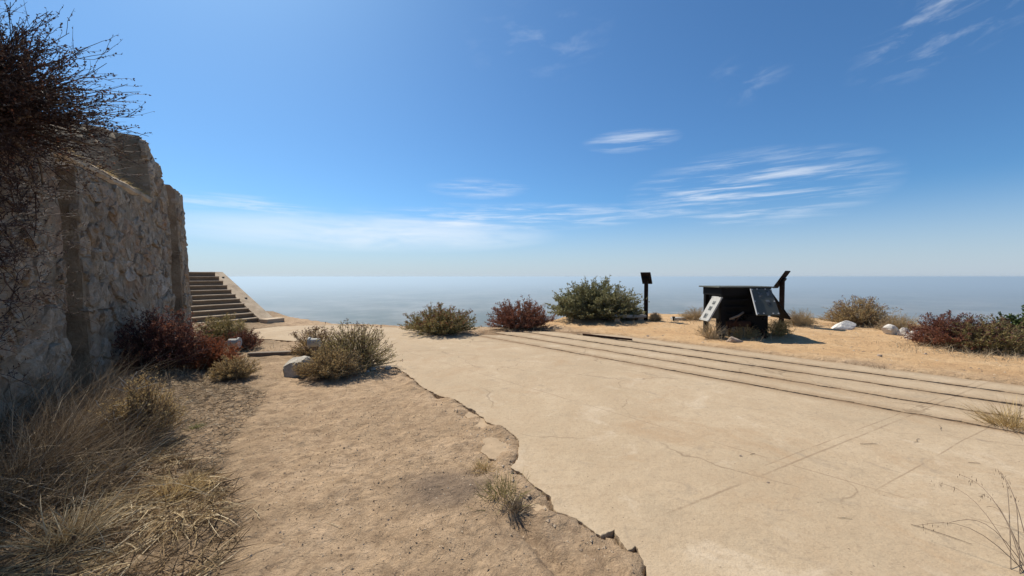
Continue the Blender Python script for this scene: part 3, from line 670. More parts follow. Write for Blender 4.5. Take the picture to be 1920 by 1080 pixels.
# low white bench block
p = gpos(1177, 601); B_ = thing('concrete_bench', 'low white concrete slab bench between green bush and slim sign post', 'bench', tuple(p), R(3))
m = MB(); m.box((-.56, -.2, .12), (.56, .24, .2)); bevel(m.obj('seat', M_WHITE, B_), .012, 2)
for x in (-.4, .4): m = MB(); m.box((x - .09, -.14, -.1), (x + .09, .18, .119)); m.obj('leg', M_CONC2, B_)
p = gpos(1272, 600); m = MB(); m.box((-.22, -.14, -.05), (.22, .14, .09)); o = m.obj('concrete_block', M_WHITE, loc=p); bevel(o, .02, 2); tag(o, 'small white block lying at the crest between sign post and exhibit', 'block')
p = gpos(1263, 602); m = MB(); m.tube([(0, 0, -.1), (0, 0, .1)], .03, 8); m.tube([(0, 0, .1), (0, 0, .15)], .045, 8); o = m.obj('marker_peg', M_IRON, loc=p); tag(o, 'short black peg beside the small white block at the crest', 'peg')

# ------------------------------------------------------------------ path furniture
def pipe_stub(label, px, py, rz, r_=.085, ln=.2, up=.16):
    p = gpos(px, py); t = thing('pipe_stub', label, 'pipe', tuple(p), rz)
    m = MB(); m.tube([(0, 0, -.1), (0, 0, up - .02)], .035, 8); m.obj('stem', M_TIMBER, t)
    m = MB(); m.tube([(-ln / 2, 0, up + .05), (ln / 2 - .03, 0, up + .05)], r_, 16); m.obj('barrel', M_WHITE, t, False)
    m = MB(); m.tube([(ln / 2 - .03, 0, up + .05), (ln / 2, 0, up + .05)], r_ * 1.3, 16); m.obj('flange', M_WHITE, t)
pipe_stub('short white flanged pipe stub among rust-coloured brush by the wall', 440, 661, R(12))
pipe_stub('short white pipe stub half hidden in the bush right of the path', 590, 676, R(190), .085, .2, .3)
p0, p1 = gpos(466, 668), gpos(574, 662); m = MB(); d = p1 - p0; Ln = float(np.linalg.norm(d[:2]))
Mx = Matrix.Translation(Vector(p0)) @ Matrix.Rotation(math.atan2(d[1], d[0]), 4, 'Z')
m.box((0, -.07, -.06), (Ln, .07, .075), Mx); o = m.obj('timber_step', M_TIMBER); bevel(o, .012, 2); tag(o, 'grey weathered timber laid across the path as a step', 'timber')

# ------------------------------------------------------------------ plants
def ribbons(base, dirs, length, width, curve, nseg=3, droop=None):
    """many tapered blades at once: returns V,F"""
    n = len(base); dirs = dirs / (np.linalg.norm(dirs, axis=1)[:, None] + 1e-9)
    side = np.cross(dirs, rng.standard_normal((n, 3))); side /= np.linalg.norm(side, axis=1)[:, None] + 1e-9
    bend = curve; V = np.zeros((n, nseg * 2 + 1, 3)); L = length[:, None]
    for s_ in range(nseg):
        t = s_ / nseg; c_ = base + dirs * L * t + bend * L * t * t; wd = (width * (1 - .75 * t))[:, None]
        V[:, 2 * s_] = c_ - side * wd; V[:, 2 * s_ + 1] = c_ + side * wd
    V[:, -1] = base + dirs * L + bend * L
    f = []
    for s_ in range(nseg - 1): f += [(2 * s_, 2 * s_ + 1, 2 * s_ + 3), (2 * s_, 2 * s_ + 3, 2 * s_ + 2)]
    f.append((2 * nseg - 2, 2 * nseg - 1, 2 * nseg)); f = np.array(f)
    F = (np.arange(n)[:, None, None] * (2 * nseg + 1) + f[None]).reshape(-1, 3)
    return V.reshape(-1, 3), F
def leaves(pos, dirs, ln, wd):
    n = len(pos); dirs = dirs / (np.linalg.norm(dirs, axis=1)[:, None] + 1e-9)
    side = np.cross(dirs, rng.standard_normal((n, 3))); side /= np.linalg.norm(side, axis=1)[:, None] + 1e-9
    up = np.cross(side, dirs); ln = ln[:, None]; wd = wd[:, None]
    V = np.stack([pos, pos + dirs * ln * .5 - side * wd + up * ln * .08, pos + dirs * ln, pos + dirs * ln * .5 + side * wd + up * ln * .08], 1)
    F = (np.arange(n)[:, None] * 4 + np.array([[0, 1, 2, 3]])).reshape(-1, 4); return V.reshape(-1, 3), F
def tubes(paths, r0, r1, sides=3):
    """paths (n,k,3) -> thin tapered stems"""
    n, k_, _ = paths.shape; t = np.gradient(paths, axis=1); t /= np.linalg.norm(t, axis=2)[..., None] + 1e-9
    ref = np.where(np.abs(t[..., 2:3]) < .9, np.array([0, 0, 1.0]), np.array([1.0, 0, 0])); a = np.cross(t, ref); a /= np.linalg.norm(a, axis=2)[..., None] + 1e-9; b_ = np.cross(t, a)
    r_ = (np.asarray(r0).reshape(-1, 1) * (1 - np.linspace(0, 1, k_)) + np.asarray(r1).reshape(-1, 1) * np.linspace(0, 1, k_))
    r_ = np.broadcast_to(r_, (n, k_)); th_ = np.arange(sides) * 2 * math.pi / sides
    V = paths[:, :, None] + r_[..., None, None] * (np.cos(th_)[None, None, :, None] * a[:, :, None] + np.sin(th_)[None, None, :, None] * b_[:, :, None])
    f = []
    for i in range(k_ - 1):
        for j in range(sides): f.append((i * sides + j, i * sides + (j + 1) % sides, (i + 1) * sides + (j + 1) % sides, (i + 1) * sides + j))
    F = (np.arange(n)[:, None, None] * (k_ * sides) + np.array(f)[None]).reshape(-1, 4); return V.reshape(-1, 3), F
def unit(n): v = rng.standard_normal((n, 3)); return v / np.linalg.norm(v, axis=1)[:, None]
def stem_paths(n, rx, ry, h, tilt_max=82, spread=.22, k=6, wob=.05, up=.35, lmin=.62):
    az_ = rng.uniform(0, 2 * math.pi, n); ti = R(tilt_max) * rng.uniform(0, 1, n) ** .55
    d = np.stack([np.sin(ti) * np.cos(az_) * rx, np.sin(ti) * np.sin(az_) * ry, np.cos(ti) * h], 1) * rng.uniform(lmin, 1.04, n)[:, None]
    base = np.stack([rng.normal(0, spread * rx * .5, n), rng.normal(0, spread * ry * .5, n), np.zeros(n)], 1)
    base[:, :2] += d[:, :2] * .18
    t = np.linspace(0, 1, k)[None, :, None]
    lift = d.copy(); lift[:, 2] *= 0
    P_ = base[:, None] + (d - base * np.array([1, 1, 0]))[:, None] * t
    P_[..., 2] = (d[:, 2:3] * (t[..., 0] ** (1 - up * .5)))
    P_ += np.cumsum(rng.normal(0, wob * h / k, P_.shape), axis=1) * (t > 0)
    P_[..., 2] = np.maximum(P_[..., 2], -.02); return P_
def sample_on(P_, m_, tlo, thi):
    n, k_, _ = P_.shape; i = rng.integers(0, n, m_); t = rng.uniform(tlo, thi, m_) * (k_ - 1); a = np.minimum(t.astype(int), k_ - 2); f = (t - a)[:, None]
    p = P_[i, a] * (1 - f) + P_[i, a + 1] * f; d = P_[i, a + 1] - P_[i, a]; return p, d / (np.linalg.norm(d, axis=1)[:, None] + 1e-9)
def twigs_from(P_, m_, tlo, thi, lmin, lmax, ang=.8, k=4):
    p, d = sample_on(P_, m_, tlo, thi); d = d + unit(m_) * ang; d /= np.linalg.norm(d, axis=1)[:, None]; d[:, 2] = np.abs(d[:, 2]) * .8 + .1
    L = rng.uniform(lmin, lmax, m_)[:, None, None]; t = np.linspace(0, 1, k)[None, :, None]
    Q = p[:, None] + d[:, None] * L * t; Q += np.cumsum(rng.normal(0, .025, Q.shape) * L, axis=1) * (t > 0); return Q
def ball(pos, r_, per, ln):
    n = len(pos); q = np.repeat(pos, per, 0); u_ = unit(n * per); rr_ = np.repeat(r_, per)[:, None]
    return q + u_ * rr_ * rng.uniform(.2, 1, (n * per, 1)), u_
WOODY = leaf_mat('grey brown twigs', [(0.098, 0.067, 0.048), (0.182, 0.133, 0.091), (0.266, 0.210, 0.147)], .0)
DARKTW = leaf_mat('dark reddish twigs', [(.030, .018, .015), (.055, .03, .024), (.09, .055, .042)], .0)
PALETW = leaf_mat('bleached bare branches', [(.42, .38, .32), (.58, .53, .46)], .0)
OLIVE = leaf_mat('dry olive leaves', [(0.181, 0.160, 0.060), (0.276, 0.234, 0.095), (0.404, 0.319, 0.139), (0.234, 0.213, 0.085)], .25)
YOLIVE = leaf_mat('yellow olive leaves', [(.26, .21, .08), (.40, .33, .135), (.52, .43, .20), (.33, .265, .115)], .38)
TAN = leaf_mat('dry tan leaves', [(0.306, 0.208, 0.090), (0.468, 0.332, 0.154), (0.612, 0.460, 0.234), (0.378, 0.278, 0.126)], .28)
RUSTL = leaf_mat('rust flower heads', [(0.139, 0.052, 0.034), (0.242, 0.094, 0.052), (0.354, 0.149, 0.078), (0.186, 0.074, 0.052)], .2)
REDL = leaf_mat('bright rust leaves', [(0.216, 0.061, 0.024), (0.324, 0.101, 0.038), (0.405, 0.149, 0.061)], .28)
MAROON = leaf_mat('maroon heads', [(0.061, 0.024, 0.024), (0.108, 0.041, 0.036), (0.162, 0.068, 0.054)], .15)
GREEN = leaf_mat('dusty green leaves', [(.15, .145, .06), (.23, .22, .10), (.33, .31, .16), (.18, .175, .08)], .35, .5)
GREEN2 = leaf_mat('deep green leaves', [(0.042, 0.070, 0.022), (0.077, 0.112, 0.035), (0.112, 0.147, 0.049)], .25, .5)
STRAW = leaf_mat('bleached straw', [(.40, .29, .15), (.58, .45, .26), (.74, .62, .42), (.30, .21, .11), (.50, .37, .19)], .25)
GREYST = leaf_mat('grey dead stalks', [(.13, .095, .06), (.24, .18, .12), (.42, .34, .235)], .1)
PALEGR = leaf_mat('pale feathery dry grass', [(0.437, 0.345, 0.218), (0.552, 0.448, 0.299), (0.345, 0.270, 0.172)], .35)
def cat(parts):
    Vs, Fs, n = [], [], 0
    for V, F in parts: Vs.append(V); Fs.append(F + n); n += len(V)
    return np.concatenate(Vs), np.concatenate(Fs)
def shrub(name, label, pos, rx, ry, h, n=70, tw=3, leaf=None, nleaf=6000, lsz=(.03, .05), lw=.2, llo=.25, head=None, nhead=0, hr=.03, per=9, wood=WOODY, r0=.006, group=None, catn='bush', heads_up=True, twl=(.08, .22), tilt=82, extra=None, core=0, lmin=.62):
    t = thing(name, label, catn, tuple(pos), 0, group)
    n = int(n * 1.7); nleaf = int(nleaf * 2.3); nhead = int(nhead * 1.6); rx *= 1.1; ry *= 1.1; h *= 1.04; lsz = (lsz[0] * .85, lsz[1] * .85); lmin = max(lmin, .7)
    S = stem_paths(n, rx, ry, h, tilt, lmin=lmin)
    T = twigs_from(S, n * tw, .35, 1.0, twl[0] * h, twl[1] * h)
    V, F = cat([tubes(S, np.full(n, r0), np.full(n, r0 * .4)), tubes(T, np.full(n * tw, r0 * .5), np.full(n * tw, r0 * .22))])
    mesh('stems', V, F, wood, t)
    if leaf and nleaf:
        p1_, d1 = sample_on(T, int(nleaf * .6), .1, 1.0); p2_, d2 = sample_on(S, int(nleaf * .4), llo, 1.0); p = np.concatenate([p1_, p2_]); d = np.concatenate([d1, d2])
        d = d + unit(len(p)) * 1.0; ln = rng.uniform(*lsz, len(p)); p = p + unit(len(p)) * .35 * lsz[0]
        V, F = leaves(p, d, ln, ln * lw); mesh('foliage', V, F, leaf, t)
    if head and nhead:
        tips = np.concatenate([S[:, -1], T[:, -1]]); 
        if heads_up: wgt = np.clip(tips[:, 2] / h, .05, 1) ** 2
        else: wgt = np.ones(len(tips))
        i = rng.choice(len(tips), min(nhead, len(tips)), replace=False, p=wgt / wgt.sum())
        q, u_ = ball(tips[i], rng.uniform(.6, 1.2, len(i)) * hr, per, .02); ln = rng.uniform(.5, 1.0, len(q)) * hr
        V, F = leaves(q, u_ + np.array([0, 0, .4]), ln, ln * .35); mesh('flower_heads', V, F, head, t)
    return t
BK = 'dry bushes'
# bush right of the path
shrub('buckwheat_bush', 'olive dry bush with dark flower heads between path and pale paving', gpos(664, 690), .72, .5, .78, 170, 4, YOLIVE, 7000, (.02, .045), .13, .1, MAROON, 170, .024, 8)
shrub('dry_bush', 'low golden dry tuft growing in front of the olive bush', gpos(622, 706), .52, .36, .48, 150, 4, TAN, 5000, (.02, .05), .12, .1, None, 0)
shrub('buckwheat_bush', 'sparse bush with dark seed heads behind the white pipe stub', gpos(588, 666), .48, .4, .58, 80, 4, TAN, 2500, (.02, .045), .16, .1, MAROON, 110, .028, 8)
# bushes on the crest
shrub('buckwheat_bush', 'brown rounded bush left of the pair at the far end of the paving', gpos(826, 625), 1.06, .85, .78, 130, 5, OLIVE, 11000, (.03, .065), .2, .1, RUSTL, 330, .035, 9)
shrub('buckwheat_bush', 'rusty red rounded bush at the far end of the slots', gpos(974, 616), 1.02, .8, .86, 140, 5, RUSTL, 11000, (.03, .065), .18, .2, RUSTL, 420, .038, 9)
shrub('evergreen_bush', 'large green bush behind the white bench', gpos(1117, 598), 1.58, 1.1, 1.26, 200, 8, GREEN, 21000, (.04, .085), .34, .25, None, 0, r0=.010, lmin=.45, twl=(.1, .24))
shrub('buckwheat_bush', 'tan feathery bush behind the low whitish boulder', gpos(1608, 609), .98, .6, .80, 150, 5, TAN, 9000, (.03, .06), .14, .15, MAROON, 120, .035, 8, catn='bush')
shrub('buckwheat_bush', 'reddish brown bush with dark heads beside the rightmost pale boulder', gpos(1780, 650), .72, .65, .72, 130, 5, RUSTL, 7500, (.025, .055), .18, .15, MAROON, 300, .03, 9)
shrub('buckwheat_bush', 'dark tangled brown bush near the right edge of the clearing', gpos(1862, 660), .68, .6, .70, 130, 5, OLIVE, 6500, (.025, .055), .18, .15, MAROON, 260, .03, 9)
shrub('evergreen_bush', 'deep green bush cut by the right picture edge', gpos(1940, 655), .55, .6, .80, 80, 5, GREEN2, 7000, (.04, .07), .36, .2, None, 0, r0=.008)
shrub('dry_bush', 'pale tan scrub between the boulders and the reddish bush', gpos(1722, 630) + np.array((.3, .75, -.05)), .6, .4, .55, 150, 4, PALEGR, 2500, (.03, .06), .1, .3, None, 0, wood=TAN, r0=.004)
for px, py, r_, h_, lab in [(1306, 600, .62, .42, 'pale feathery dry scrub left of the exhibit stand at the crest'), (1500, 610, .5, .5, 'pale feathery dry scrub right of the sign post behind the exhibit'), (1228, 602, .22, .28, 'small dry tuft at the foot of the slim sign post')]:
    shrub('dry_bush', lab, gpos(px, py), r_, r_ * .6, h_, 170, 4, PALEGR, 1500, (.03, .05), .1, .3, None, 0, wood=TAN, r0=.0035)
shrub('dry_bush', 'spindly tan dry plant under the left panel of the exhibit stand', gpos(1335, 634), .45, .35, .42, 70, 3, PALEGR, 400, (.02, .04), .1, .3, None, 0, wood=STRAW, r0=.005)
shrub('dry_bush', 'olive dry plant under the right side of the exhibit stand', gpos(1458, 630), .36, .3, .45, 70, 4, OLIVE, 1400, (.03, .05), .15, .2, None, 0, wood=TAN, r0=.005)
# by the wall
shrub('buckwheat_bush', 'dark maroon bush against the foot of the stone wall', gpos(300, 690), .72, .6, .92, 150, 5, MAROON, 9000, (.02, .05), .2, .1, RUSTL, 340, .028, 9, wood=DARKTW)
shrub('buckwheat_bush', 'bright rust red bush left of the white pipe stub', gpos(392, 690), .52, .42, .55, 130, 5, REDL, 9000, (.02, .04), .18, .1, RUSTL, 160, .024, 8)
shrub('dry_bush', 'olive dry bush in front of the concrete steps', gpos(420, 640), .62, .5, .62, 130, 5, OLIVE, 6000, (.025, .05), .18, .1, TAN, 120, .03, 8)
shrub('dry_bush', 'straw coloured dry bush below the rust red bush', gpos(440, 708), .36, .3, .34, 120, 4, TAN, 3500, (.02, .045), .1, .1, None, 0)
shrub('dry_bush', 'brown maroon bush between the steps and the white pipe stub', gpos(455, 655), .42, .34, .42, 90, 4, RUSTL, 3500, (.02, .045), .16, .1, MAROON, 120, .026, 8)
sage = shrub('dry_bush', 'tan dry bush with bleached bare branches at the wall foot', gpos(270, 822), .30, .28, .60, 120, 5, TAN, 8000, (.015, .035), .16, .1, None, 0)
S = stem_paths(16, .30, .26, .66, 60, k=8, wob=.25, lmin=.7); S[..., 0] -= .12; T = twigs_from(S, 22, .4, .95, .1, .25, 1.2, 5)
V, F = cat([tubes(S, np.full(16, .007), np.full(16, .003), 5), tubes(T, np.full(22, .004), np.full(22, .0015), 4)]); mesh('bare_branches', V, F, PALETW, sage)
# ledge grass
n = 2600; uo = rng.uniform(.3, NOTCH - .05, n); dens = fbm(np.stack([uo * 2.2, uo * 0, uo * 0], -1), 3, 91); uo = uo[dens > -.25]; n = len(uo)
base = wp(uo, rng.uniform(-.36, -.02, n) - .09, np.full(n, LEDGE + .01)); d = unit(n) * .7 + np.array([.35, .1, .35])
V, F = ribbons(base, d, rng.uniform(.05, .2, n), np.full(n, .0035), np.array([[.2, .08, -.6]]) * rng.uniform(.2, 1, (n, 1))); lg = mesh('ledge_grass', V, F, TAN); lg['kind'] = 'stuff'; tag(lg, 'dry golden grass growing along the ledge of the stone wall', 'grass')
BUDS = leaf_mat('dark brown buds', [(.05, .033, .027), (.085, .055, .042), (.125, .08, .06)], .15)
# overhanging bush above the wall
OB = wp(-.25, .02, LEDGE - .12); t = thing('overhanging_bush', 'big dark twiggy bush hanging over the wall from the ledge', 'bush', tuple(OB))
n = 560; d = unit(n); d[:, 2] = np.where(d[:, 2] < -.62, -d[:, 2], d[:, 2]); d = d + .65 * np.array([.45, .35, .25]); d /= np.linalg.norm(d, axis=1)[:, None]
vcomp = d[:, 0] * WV[0] + d[:, 1] * WV[1]; fix = np.where(vcomp < .02, .05 - vcomp, 0); low = (d[:, 2] < .1); d[:, 0] += WV[0] * fix * low; d[:, 1] += WV[1] * fix * low
L = rng.uniform(.45, 1.02, n) * np.where(d[:, 2] < -.1, 1.25, 1.0); kk_ = 8; tt = np.linspace(0, 1, kk_)[None, :, None]
S = rng.normal(0, .1, (n, 1, 3)) + d[:, None] * L[:, None, None] * tt; S[..., 2] -= .22 * (tt[..., 0] ** 2) * L[:, None] * rng.uniform(-.3, 1, (n, 1)); S += np.cumsum(rng.normal(0, .018, S.shape), axis=1) * (tt > 0)
T = twigs_from(S, n * 6, .3, 1.0, .10, .28, .65, 5); V, F = cat([tubes(S, np.full(n, .0055), np.full(n, .0022), 4), tubes(T, np.full(n * 6, .0024), np.full(n * 6, .0010), 3)]); mesh('stems', V, F, DARKTW, t)
p, dd = sample_on(T, 24000, .2, 1.0); ln = rng.uniform(.012, .03, len(p)); V, F = leaves(p, dd + unit(len(p)) * .9, ln, ln * .28); mesh('foliage', V, F, BUDS, t)
p, dd = sample_on(S, 5000, .1, .8); ln = rng.uniform(.015, .035, len(p)); V, F = leaves(p, dd + unit(len(p)) * .9, ln, ln * .28); mesh('dry_foliage', V, F, RUSTL, t)

n = 300; b0 = wp(rng.uniform(-1.7, -.25, n), rng.uniform(.02, .35, n), .8 + 2.4 * rng.uniform(0, 1, n) ** .6) - OB
dh = np.c_[np.outer(rng.uniform(.6, 1.2, n), WU) + rng.normal(0, .22, (n, 2)), rng.normal(-.05, .22, n)]; Lh = rng.uniform(.3, .95, n)
tt = np.linspace(0, 1, 8)[None, :, None]; S2 = b0[:, None] + dh[:, None] * Lh[:, None, None] * tt; S2[..., 2] += .12 * np.sin(tt[..., 0] * 3.1) * rng.normal(.3, 1, (n, 1)); S2 += np.cumsum(rng.normal(0, .014, S2.shape), axis=1)
T2 = twigs_from(S2, n * 6, .2, 1.0, .08, .3, .6, 4); V, F = cat([tubes(S2, np.full(n, .0045), np.full(n, .0015), 4), tubes(T2, np.full(n * 6, .002), np.full(n * 6, .0009), 3)]); mesh('hanging_stems', V, F, DARKTW, t)
for i in range(7):
    dl = unit(1)[0] * .5 + np.array([.3, .35, rng.uniform(-.3, .7)]); q = np.cumsum(np.r_[np.zeros((1, 3)) + rng.normal(0, .12, (1, 3)), dl * .13 + rng.normal(0, .035, (7, 3))], 0); m = MB(); m.tube(q, np.linspace(.02, .006, 8), 7); m.obj('limb', WOODY, t, True)
p, dd = sample_on(T2, 7000, .1, 1.0); ln = rng.uniform(.012, .03, len(p)); V, F = leaves(p, dd + unit(len(p)) * .9, ln, ln * .28); mesh('hanging_foliage', V, F, BUDS, t)

# straw and dead brush at the lower left
def scatter_px(n, poly_px, z=0.0, thin=None):
    q = np.array([G(a, b)[:2] for a, b in poly_px]); lo, hi = q.min(0), q.max(0); out = np.zeros((0, 2))
    while len(out) < n:
        c_ = rng.uniform(lo, hi, (n * 3, 2))
        if thin is not None: c_ = c_[fbm(p2(c_[:, 0], c_[:, 1], 2.6), 3, 201) > thin]
        out = np.concatenate([out, c_[dist_poly(c_[:, 0], c_[:, 1], q) < 0]])
    out = out[:n]; return np.c_[out, soil_height(out[:, 0], out[:, 1])]
def stuff(name, V, F, mat, label, catn): o = mesh(name, V, F, mat); o['kind'] = 'stuff'; tag(o, label, catn); return o
b_ = scatter_px(3600, [(-60, 830), (120, 830), (300, 830), (420, 900), (430, 1000), (380, 1090), (-60, 1090)], 0, .0)
n = len(b_); fa = 3.2 * fbm(p2(b_[:, 0], b_[:, 1], 1.3), 2, 211); d = np.stack([np.cos(fa) + rng.normal(.2, .45, n), np.sin(fa) + rng.normal(.2, .45, n), rng.uniform(.0, .55, n) ** 1.5], 1)
V, F = ribbons(b_ + [0, 0, .005], d, rng.uniform(.08, .38, n), rng.uniform(.0014, .0042, n), np.array([[0, 0, -.25]]) * rng.uniform(0, 1, (n, 1)) + rng.normal(0, .15, (n, 3)) * [1, 1, .1])
stuff('straw', V, F, STRAW, 'bleached straw matted on the ground at the lower left', 'straw')
b_ = scatter_px(6000, [(-60, 800), (120, 800), (300, 820), (440, 900), (450, 1000), (400, 1090), (-60, 1090)]); n = len(b_)
d = np.stack([rng.normal(.2, .8, n), rng.normal(.1, .8, n), rng.uniform(.0, .45, n)], 1)
V, F = ribbons(b_ + [0, 0, .004], d, rng.uniform(.04, .2, n), rng.uniform(.0015, .0045, n), rng.normal(0, .2, (n, 3)) * [1, 1, .2])
stuff('brown_thatch', V, F, leaf_mat('brown thatch', [(.08, .052, .03), (.18, .12, .065), (.32, .215, .11), (.13, .085, .048)], .15), 'flattened brown thatch under the straw at the lower left', 'thatch')
b_ = scatter_px(3800, [(-60, 800), (60, 780), (215, 740), (275, 850), (200, 930), (-60, 1000)]); n = len(b_)
d = np.stack([rng.normal(.35, .5, n), rng.normal(.0, .5, n), rng.uniform(.3, 1.2, n)], 1)
V, F = ribbons(b_, d, rng.uniform(.2, .72, n), rng.uniform(.0015, .0038, n), rng.normal(0, .28, (n, 3)) + [[.12, 0, -.2]], 4)
stuff('dead_brush', V, F, GREYST, 'tangle of grey dead stalks in shade at the wall foot', 'brush')
b_ = scatter_px(5500, [(215, 730), (330, 700), (470, 720), (500, 740), (430, 830), (400, 930), (300, 850)]); n = len(b_)
d = np.stack([rng.normal(0, .7, n), rng.normal(0, .7, n), rng.uniform(.0, .25, n)], 1)
V, F = ribbons(b_ + [0, 0, .004], d, rng.uniform(.03, .13, n), rng.uniform(.0015, .004, n), rng.normal(0, .15, (n, 3)) * [1, 1, .2])
stuff('dry_litter', V, F, GREYST, 'dry plant litter spread along the left edge of the path', 'litter')
# litter crumbs on the path
b_ = scatter_px(1500, [(430, 1090), (430, 900), (480, 760), (700, 720), (860, 800), (960, 900), (1060, 1090)]); n = len(b_)
V, F = leaves(b_ + [0, 0, .004], np.c_[unit(n)[:, :2], rng.uniform(.0, .3, n)], rng.uniform(.006, .022, n), rng.uniform(.002, .006, n))
stuff('path_crumbs', V, F, leaf_mat('path crumbs', [(.16, .11, .075), (.28, .2, .13), (.5, .40, .29), (.22, .155, .10)], 0), 'tiny leaf crumbs and chips strewn over the dirt path', 'litter')
def tuft(label, px, py, n, r_, hmin, hmax, mat, lean=(0, 0, 0), w_=.002, grp=None):
    p = gpos(px, py); o_ = np.c_[rng.normal(0, r_ * .5, (n, 2)), np.zeros(n)]; d = np.c_[o_[:, :2] * 1.6 / max(r_, .01) * .5 + rng.normal(0, .35, (n, 2)), rng.uniform(.5, 1.1, n)] + np.array(lean)
    V, F = ribbons(o_, d, rng.uniform(hmin, hmax, n), w_ * rng.uniform(.4, 1.7, n), rng.normal(0, .15, (n, 3)) + [[0, 0, -.18]], 4); o = mesh('grass_tuft', V, F, mat, None, loc=p); return tag(o, label, 'grass', grp)
tuft('olive dry grass tuft at the broken paving edge', 945, 925, 320, .15, .04, .15, OLIVE)
tuft('small grey grass tuft beside the larger tuft at the broken edge', 968, 955, 240, .06, .05, .14, GREYST)
tuft('thin straw tuft on the dirt just below the broken paving corner', 905, 880, 200, .08, .04, .11, TAN)
tuft('dry grass tuft growing in the slots near the right picture edge', 1895, 800, 420, .14, .12, .42, TAN, (-.15, 0, 0), .0022)
tuft('small dead tuft on the dirt beside the farthest slot', 1648, 694, 90, .12, .05, .14, GREYST)
tuft('short green-grey weed on the path edge left', 370, 802, 150, .05, .03, .09, GREEN)
tuft('low yellow green weed in the straw near the wall', 205, 885, 260, .12, .04, .14, OLIVE)
for lab, px, py, n_, r_, h0, h1, mt in [('tall grey straw clump at the wall foot nearest the camera', 40, 905, 420, .22, .25, .75, GREYST), ('tall dry straw clump between the wall and the tan bush', 165, 850, 380, .2, .2, .62, GREYST), ('leaning grey straw clump under the overhanging bush', 95, 845, 420, .2, .3, .8, GREYST), ('golden straw clump in the lower left corner', 130, 1010, 300, .16, .12, .42, STRAW), ('low straw clump at the left edge of the path', 330, 930, 260, .10, .08, .28, TAN)]:
    tuft(lab, px, py, n_, r_, h0, h1, mt, (.25, .05, 0), .0024)
shrub('dry_bush', 'brown dry brush tangled under the middle of the exhibit stand', gpos(1395, 634), .42, .2, .36, 80, 4, TAN, 1200, (.02, .045), .12, .2, None, 0, wood=TAN, r0=.005)
# wild oat stalks at the lower right
p = gpos(1925, 1075); t = thing('wild_oats', 'thin wild oat stalks with drooping heads at the lower right', 'grass', tuple(p))
paths = []
for (px, py, z_), k2 in zip([(1835, 925, .16), (1760, 905, .2), (1800, 890, .24), (1720, 985, .07), (1870, 880, .2), (1885, 900, .15), (1900, 930, .12), (1850, 950, .1), (1780, 980, .06)], range(9)):
    e = G(px, py, z_) - p; tt = np.linspace(0, 1, 9)[:, None]; o_ = np.array([rng.normal(0, .03), rng.normal(0, .03), 0]); q = o_ + (e - o_) * tt; q[:, 2] += .12 * np.sin(np.pi * tt[:, 0]); paths.append(q)
paths = np.array(paths); V, F = tubes(paths, np.full(9, .0022), np.full(9, .001), 4); mesh('stalks', V, F, WOODY, t)
pp, dd = [], []
for q in paths[:7]:
    m_ = 12; s_ = rng.uniform(.72, 1.0, m_); i = (s_ * 8).astype(int).clip(0, 7); f = (s_ * 8 - i)[:, None]; pp.append(q[i] * (1 - f) + q[i + 1] * f + rng.normal(0, .018, (m_, 3)) * [1, 1, .6]); dd.append(np.c_[rng.normal(0, .12, (m_, 2)), -np.ones(m_)])
pp = np.concatenate(pp); dd = np.concatenate(dd); V, F = leaves(pp, dd, rng.uniform(.018, .035, len(pp)), np.full(len(pp), .0016)); mesh('seed_heads', V, F, WOODY, t)['kind'] = 'stuff'
# twigs lying about
for i, (x0, y0, x1, y1, lab) in enumerate([(1708, 985, 1822, 1022, 'long thin dry stalk lying on the paving at the lower right'), (1612, 833, 1645, 833, 'short straight twig on the paving below the slots'), (1713, 830, 1724, 823, 'tiny twig on the paving under the scored joint'), (1406, 853, 1416, 851, 'tiny dark twig in the middle of the paving'),
        (612, 981, 643, 991, 'pale straight twig lying in the middle of the path'), (1760, 797, 1765, 808, 'tiny bent twig near the slot edge'), (1570, 972, 1597, 973, 'short pale straw on the paving left of the long stalk'), (1815, 868, 1838, 870, 'small dark twig on the paving above the oat heads'), (475, 955, 488, 975, 'bent pale straw on the left of the path')]):
    a, b = gpos(x0, y0, .006), gpos(x1, y1, .006); q = np.linspace(0, 1, 5)[:, None] * (b - a) ; q[1:-1] += rng.normal(0, .03 * np.linalg.norm(b - a), (3, 3)) * [1, 1, .05]
    m = MB(); m.tube(q, [.0016, .002, .002, .0018, .0012], 5); o = m.obj('twig', [WOODY, STRAW][i in (4, 6, 8)], loc=a); tag(o, lab, 'twig')

# dry grass along the crest and round the bushes
cg = []
for px, py, r_, m_ in [(668, 694, .9, 260), (826, 628, 1.2, 260), (974, 618, 1.2, 260), (1117, 602, 1.8, 320), (1306, 602, .9, 200), (1400, 632, .9, 420), (1500, 611, .8, 260), (1620, 612, 1.0, 260), (1740, 630, .5, 200), (1790, 656, 1.1, 420), (1880, 668, .9, 320), (300, 700, 1.0, 260), (430, 660, .9, 240), (610, 668, .6, 160)]:
    c_ = gpos(px, py); q = c_[None, :2] + rng.normal(0, r_ * .55, (m_, 2)) * [1, .7]; q = q[dist_poly(q[:, 0], q[:, 1], pave_all) > .02]; cg.append(np.c_[q, soil_height(q[:, 0], q[:, 1])])
b_ = np.concatenate(cg); n = len(b_); d = np.c_[rng.normal(0, .5, (n, 2)), rng.uniform(.15, 1.1, n)]
V, F = ribbons(b_, d, rng.uniform(.04, .3, n) ** 1.0, rng.uniform(.002, .006, n), rng.normal(0, .2, (n, 3)) + [[0, 0, -.15]], 3)
stuff('crest_grass', V, F, PALEGR, 'sparse dry grass growing round the bushes along the crest', 'grass')
